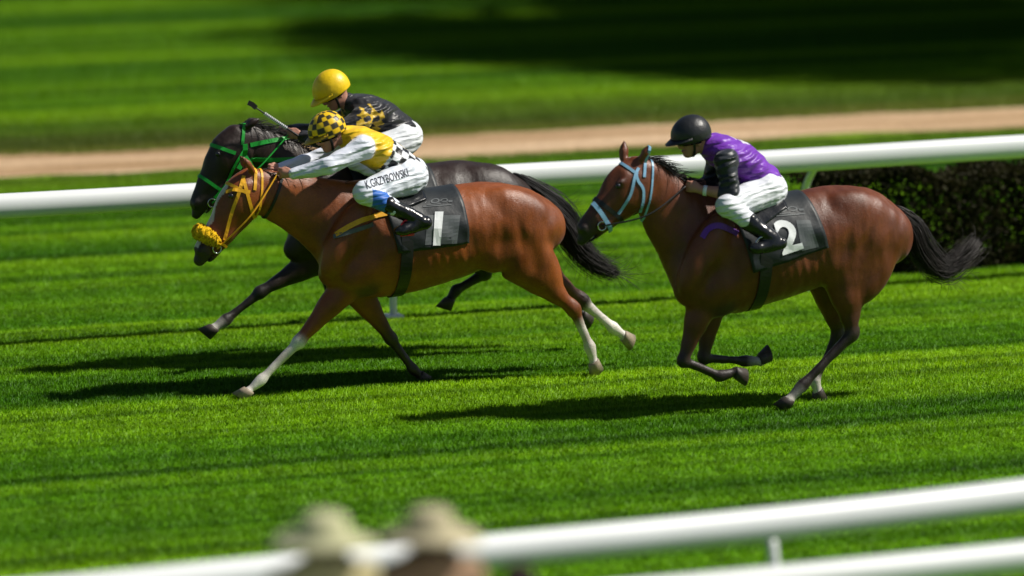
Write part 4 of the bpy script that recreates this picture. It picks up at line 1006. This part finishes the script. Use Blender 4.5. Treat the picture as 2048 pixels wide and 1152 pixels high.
def breech1(V, C):      # blue patch behind the knee
    kn = np.array(at(752,396,H1['Y']-.27)); m = (V[:,0] > kn[0]-.05) & (V[:,0] < kn[0]+.075) & (V[:,2] < kn[2]+.06-.3*(V[:,0]-kn[0])); C[m] = (0.02,0.13,0.50); return C
J1 = dict(Y=H1['Y'], seed=21, label='jockey in yellow silks with white sleeves and checked cap on horse number 1', face=-22, helmet=(656,258), hr=(.137,.120,.128),
  torso=J1T, silk=YEL, sleeve=(0.66,0.69,0.78), breech=(0.66,0.70,0.78), collar=YEL, silkfn=silk1, breechfn=breech1, helmetfn=helm1, peakcol=(0.35,0.22,0.005),
  arm_near=[(726,296,-.165),(656,332,-.215),(588,348,-.13),(556,346,-.08)], arm_far=[(706,284,.165),(626,320,.20),(560,337,.11),(530,338,.07)],
  leg=[(812,356,.095),(728,386,.27),(836,438,.375),(796,462,.385)])
jk1, jb1, jbv1, _ = make_jockey(J1)
lt, lf = text_mesh('K.GRZYBOWSKI', .012)
decal('lettering', lt, lf, [(735,378),(818,352),(814,336),(728,362)], jbv1, M['ink'], jk1, jb1, .002)
# ---- jockey 2: purple silks, black sleeves and black helmet
PUR = (0.17,0.028,0.42)
def silk2(V, C):
    a = np.array(at(1474,290,H2['Y'])); m = (np.linalg.norm((V-a)*np.array([1,1.2,1]), axis=1) < .10) & (C[:,0] > .1); m2 = m & (np.sin(V[:,0]*60) > -.4); C[m2] = (.7,.68,.75); return C
def helm2(ph, th): return (0.014,0.015,0.017)
J2 = dict(Y=H2['Y'], seed=22, label='jockey in purple silks and black helmet on horse number 2', face=-12, helmet=(1384,268), hr=(.142,.122,.132),
  torso=[(1532,376,.120,.160),(1512,352,.115,.145),(1478,322,.120,.165),(1442,302,.105,.165),(1424,296,.075,.09)], silk=PUR, sleeve=(0.012,0.016,0.022), breech=(0.66,0.68,0.74), collar=PUR, silkfn=silk2, helmetfn=helm2, peakcol=(0.016,0.017,0.019), long=0,
  arm_near=[(1452,322,-.175),(1462,388,-.24),(1404,380,-.14),(1374,372,-.09)], arm_far=[(1436,308,.165),(1420,372,.22),(1376,366,.11),(1352,360,.07)],
  leg=[(1528,384,.095),(1454,412,.27),(1546,478,.375),(1506,497,.385)])
jk2, jb2, jbv2, _ = make_jockey(J2)
for s in (-1,):
    w = at(1408,381,H2['Y']-.145); e = at(1462,388,H2['Y']-.24); d = (e-w).normalized()
    part('wrist_band', tube([w-d*.004, w+d*.022], .036, 14), M['print'], jk2, jb2, True)
# ---- jockey 3: black silks with yellow pattern, yellow helmet
def silk3(V, C):
    n_ = np.sin(V[:,0]*70+2*np.sin(V[:,2]*30))+np.sin(V[:,2]*80+2*np.sin(V[:,1]*40)); a = np.array(at(722,236,H3['Y'])); m = (np.linalg.norm(V[:,[0,2]]-a[[0,2]], axis=1) < .12) & (n_ > -.1); C[m] = (.55,.36,.02); return C
J3 = dict(Y=H3['Y'], seed=23, label='jockey in black silks and plain yellow helmet riding behind the checked cap', face=-30, helmet=(664,176), hr=(.142,.122,.134),
  torso=[(806,272,.120,.160),(784,252,.115,.145),(756,232,.118,.165),(724,220,.105,.165),(706,214,.075,.09)], silk=(0.014,0.014,0.018), sleeve=(0.014,0.014,0.018), breech=(0.66,0.69,0.72), collar=(0.014,0.014,0.018), silkfn=silk3,
  helmetfn=lambda ph, th: (0.78,0.52,0.004), peakcol=(0.78,0.52,0.004),
  arm_near=[(722,238,-.165),(655,284,-.215),(605,272,-.15),(576,266,-.10)], arm_far=[(708,226,.165),(640,262,.20),(580,262,.11),(552,262,.07)],
  leg=[(800,282,.095),(712,318,.27),(818,372,.375),(780,398,.385)])
jk3, jb3, _, _ = make_jockey(J3)
# loose back of the yellow cap cover
# ---- whip held by jockey 3
wa, wb = at(612,282,H3['Y']-.16), at(496,205,H3['Y']-.16); base = wa.copy(); wt = empty('riding_whip', base); tag(wt, 'thin riding whip with a padded flap held up by the yellow-helmeted jockey', 'whip')
L_ = lambda u: wa+(wb-wa)*u
part('shaft', tube([L_(i/10) for i in range(11)], [.008-.004*i/10 for i in range(11)], 8), M['blackstrap'], wt, base, True)
for i in range(14): part('wrap_ring', tube([L_(.34+.028*i), L_(.34+.028*i+.012)], .0125, 8), M['print'], wt, base, True)
part('flap', ribbon([L_(.86), L_(.93)+Vector((0,0,.006)), L_(1.0)], [Vector((0,-1,0))]*3, .035, .006), M['blackstrap'], wt, base)
# ---- reins and stirrups, parts of the horses' tack
def rein(t, base, a, b, sag, mat, r=.006):
    m = (a+b)/2-Vector((0,0,sag)); m.y += .075 if a.y > t.location.y else -.075; part('rein', tube(spline([a, m, b], 8), r, 6), mat, t, base, True)
for s, dx in ((-1,0),(1,0)):
    rein(horse1, base1, at(434,498,H1['Y']+s*.07), at(556,346,H1['Y']+s*.08), .02, M['yellow'])
    rein(horse2, base2, at(1204,452,H2['Y']+s*.07), at(1372,372,H2['Y']+s*.09), .05, M['blackstrap'])
    rein(horse3, base3, at(424,406,H3['Y']+s*.07), at(578,268,H3['Y']+s*.10), .02, M['green'])
def stirrup(t, base, px, py, top, Y, yo, mat):
    c = at(px, py, Y+yo); P_ = [c+Vector((.052*math.cos(a), 0, .075*math.sin(a))) for a in [math.radians(-20+220*i/16) for i in range(17)]]
    q = part('stirrup', merge(tube(P_, .007, 8), tube([P_[0], P_[-1]], .010, 8)), mat, t, base, True)
    part('stirrup_leather', ribbon([c+Vector((0,0,.075)), at(*top, Y+yo*.8)], [Vector((0,-1 if yo < 0 else 1,0))]*2, .022, .004), M['blackstrap'], t, base)
for s in (-1, 1):
    stirrup(horse1, base1, 814, 462, (800,400), H1['Y'], s*.385, M['red']); stirrup(horse2, base2, 1524, 496, (1510,430), H2['Y'], s*.385, M['steel']); stirrup(horse3, base3, 796, 398, (782,340), H3['Y'], s*.385, M['steel'])

# ---- spectators at the near rail, seen from behind
def spectator(px, py, Y, label, top, trousers, hair, seed, hairlen=.0, hat=None, yaw=0.0, Z0=0.0):
    hc = at(px, py, Y); k = (hc.z-Z0+.12)/1.72; base = Vector((hc.x, Y, Z0)); t = empty('spectator', base); tag(t, label, 'person', 'spectators at the rail')
    X = lambda x, y, z: Vector((hc.x+x*k, Y+y*k, Z0+z*k)); r_ = np.random.default_rng(seed); f = Vector((math.sin(yaw), math.cos(yaw), 0)); u = Vector((0,0,1))
    tor = Loft([(*X(0,0,.92),.165*k,.115*k),(*X(0,0,1.05),.150*k,.105*k),(*X(0,.02,1.25),.175*k,.115*k),(*X(0,.01,1.40),.180*k,.095*k),(*X(0,.0,1.47),.09*k,.07*k)], .05, region='torso')
    nk = Loft([(*X(0,0,1.44),.06*k,.06*k),(*V3(hc-u*.08),.055*k,.055*k)], .03, col=SKIN); hd = []
    s_ = u.cross(f).normalized()
    for a, b, c_, r, kk in ((-.01,0,.02,(.078,.095,.10),.02),(.03,0,-.05,(.058,.06,.07),.03),(.098,0,-.02,(.013,.02,.026),.012),(.06,0,-.095,(.03,.026,.022),.02),(0,.08,-.02,(.01,.02,.032),.008),(0,-.08,-.02,(.01,.02,.032),.008)):
        hd.append(Ell(hc+(f*a+s_*b+u*c_)*k, tuple(x*k for x in r), 0, kk, SKIN))
    arms, hands, legs, feet = [], [], [], []
    for s in (-1, 1):
        sh, el, wr, hn = X(s*.185,0,1.40), X(s*.26,.06,1.14), X(s*.15,.30,1.12), X(s*.12,.38,1.12)
        arms += [Loft([(*V3(sh),.068*k,.068*k),(*V3(el),.046*k,.046*k),], .04), Loft([(*V3(el),.046*k,.046*k),(*V3(wr),.030*k,.030*k)], .02)]; hands += hand(wr, hn, Y, s)
        hp, kn, an, to = X(s*.09,0,.90), X(s*.10,.02,.50), X(s*.10,-.02,.085), X(s*.12,.16,.035)
        legs += [Loft([(*V3(hp),.095*k,.10*k),(*V3(kn),.06*k,.062*k),(*V3(an),.042*k,.045*k)], .03)]; feet.append(Loft([(*V3(X(s*.10,-.06,.04)),.04*k,.04*k),(*V3(X(s*.11,.08,.045)),.042*k,.04*k),(*V3(to),.036*k,.03*k)], .02))
    for p in [tor]+arms+legs+feet: p.cols = np.tile(np.array(SKIN), (len(p.cols),1))
    sdf_object('body', [tor, nk]+hd+arms+hands+legs+feet, .012, M['skinattr'], t, base, smooth=1, sharp=.006)
    for p in [tor]+arms: p.cols = np.tile(np.array(top), (len(p.cols),1))
    for p in legs: p.cols = np.tile(np.array(trousers), (len(p.cols),1))
    sdf_object('jacket', [tor.inflated(.022)]+[a.inflated(.018) for a in arms]+[Loft([(*X(0,0,1.43),.10*k,.085*k),(*X(0,-.005,1.50),.078*k,.075*k)], .02, col=top)], .010, M['personcloth'], t, base, noise_amp=.010, noise_f=9.0, seed=seed, smooth=1)
    sdf_object('trousers', [l.inflated(.016) for l in legs]+[Loft([(*X(0,0,.90),.170*k,.125*k),(*X(0,0,1.0),.160*k,.118*k)], .04, col=trousers)], .012, M['personcloth'], t, base, noise_amp=.008, noise_f=9.0, seed=seed+1, smooth=1)
    for p in feet: p.cols = np.tile(np.array((.03,.025,.02)), (len(p.cols),1)); sdf_object('shoe', [p.inflated(.01)], .01, M['personcloth'], t, base, smooth=1)
    pa = []
    for i in range(900):
        d = r_.normal(size=3); d /= np.linalg.norm(d); v_ = f*d[0]+s_*d[1]+u*abs(d[2])*1.0
        if d[0] > .55 and abs(d[2]) < .5: continue
        v_ = Vector(v_).normalized(); a = hc+u*.02*k-f*.01*k+Vector((v_.x*.080, v_.y*.096, v_.z*.102))*k; p = [a]; dr = (v_*.08-u*.8-f*.25+Vector(tuple(r_.normal(0,.2,3)))).normalized()
        for j in range(4):
            o = p[-1]+dr*(.016+hairlen*.22)*k; cc_ = hc+u*.0; w = o-cc_; w2 = Vector((w.x/.088, w.y/.104, w.z/.112)); 
            if w2.length < 1.02*k and w.z > -.07: o = cc_+w*(1.03*k/w2.length)
            p.append(o); dr = (dr-u*.35).normalized()
        pa.append((p, .007, .003, r_.uniform(.5,1.5)))
    strands(pa, M['hair'], 'hair', t, base, hair)
    if hat:
        c = hc+u*.045*k; V_, F_, n = [], [], 40
        for (r, z) in ((.012,.088),(.060,.086),(.096,.070),(.108,.030),(.110,.0),(.175,-.018),(.235,-.036),(.234,-.042),(.172,-.026),(.104,-.008)):
            for i in range(n):
                a = 2*math.pi*i/n; w = r*(1+.03*math.sin(3*a+seed)+.02*math.sin(5*a)); V_.append(c+Vector((math.cos(a)*w, math.sin(a)*w*1.12, z+(.012*math.sin(2*a+seed) if r > .12 else 0)))*k)
        for j in range(9):
            for i in range(n): F_.append((j*n+i, (j+1)*n+i, (j+1)*n+(i+1)%n, j*n+(i+1)%n))
        F_.append(tuple(range(n))); me = mesh('sun_hat', V_, F_, base); setcol(me, np.tile(np.array(hat), (len(V_),1))); link('sun_hat', me, M['personcloth'], t)
    return t
# they stand on the raised terrace in front of the stand, between the camera and the near rail
tg = CAM+ray(760, 1000)*21.0; TY, TZ = tg.y, 0.80
tv_, tf_ = [], []
for k, (ya, yb, z) in enumerate(((TY-6, TY+.55, TZ), (TY+.55, TY+.95, TZ*.66), (TY+.95, TY+1.35, TZ*.33))):
    o = len(tv_); xa, xb = tg.x-14, tg.x+16; tv_ += [(xa,ya,0),(xb,ya,0),(xb,yb,0),(xa,yb,0),(xa,ya,z),(xb,ya,z),(xb,yb,z),(xa,yb,z)]; tf_ += [tuple(o+i for i in q) for q in ((0,1,5,4),(1,2,6,5),(2,3,7,6),(3,0,4,7),(4,5,6,7))]
M['concrete'] = principled('concrete', (0.32,0.31,0.29), rough=0.9, var=0.2, nscale=3.0, bmp=0.3, bdist=0.01)
link('terrace', mesh('terrace', tv_, tf_), M['concrete'], smooth=False)['kind'] = 'structure'
spectator(650, 1085, TY, 'spectator in pale beige clothing, leftmost of the group at the bottom edge', (0.46,0.40,0.22), (0.05,0.06,0.09), (0.03,0.02,0.012), 61, .02, (0.46,0.45,0.27), .25, TZ)
spectator(862, 1075, TY+.05, 'spectator in tan brown jacket, middle one of the group at the bottom edge', (0.30,0.19,0.12), (0.03,0.03,0.04), (0.025,0.014,0.008), 62, .02, (0.42,0.37,0.24), -.2, TZ)
spectator(1040, 1172, TY+.15, 'small dark figure at the bottom edge, right of the tan brown spectator', (0.05,0.012,0.03), (0.03,0.03,0.05), (0.03,0.010,0.014), 63, .06, None, .3, TZ)
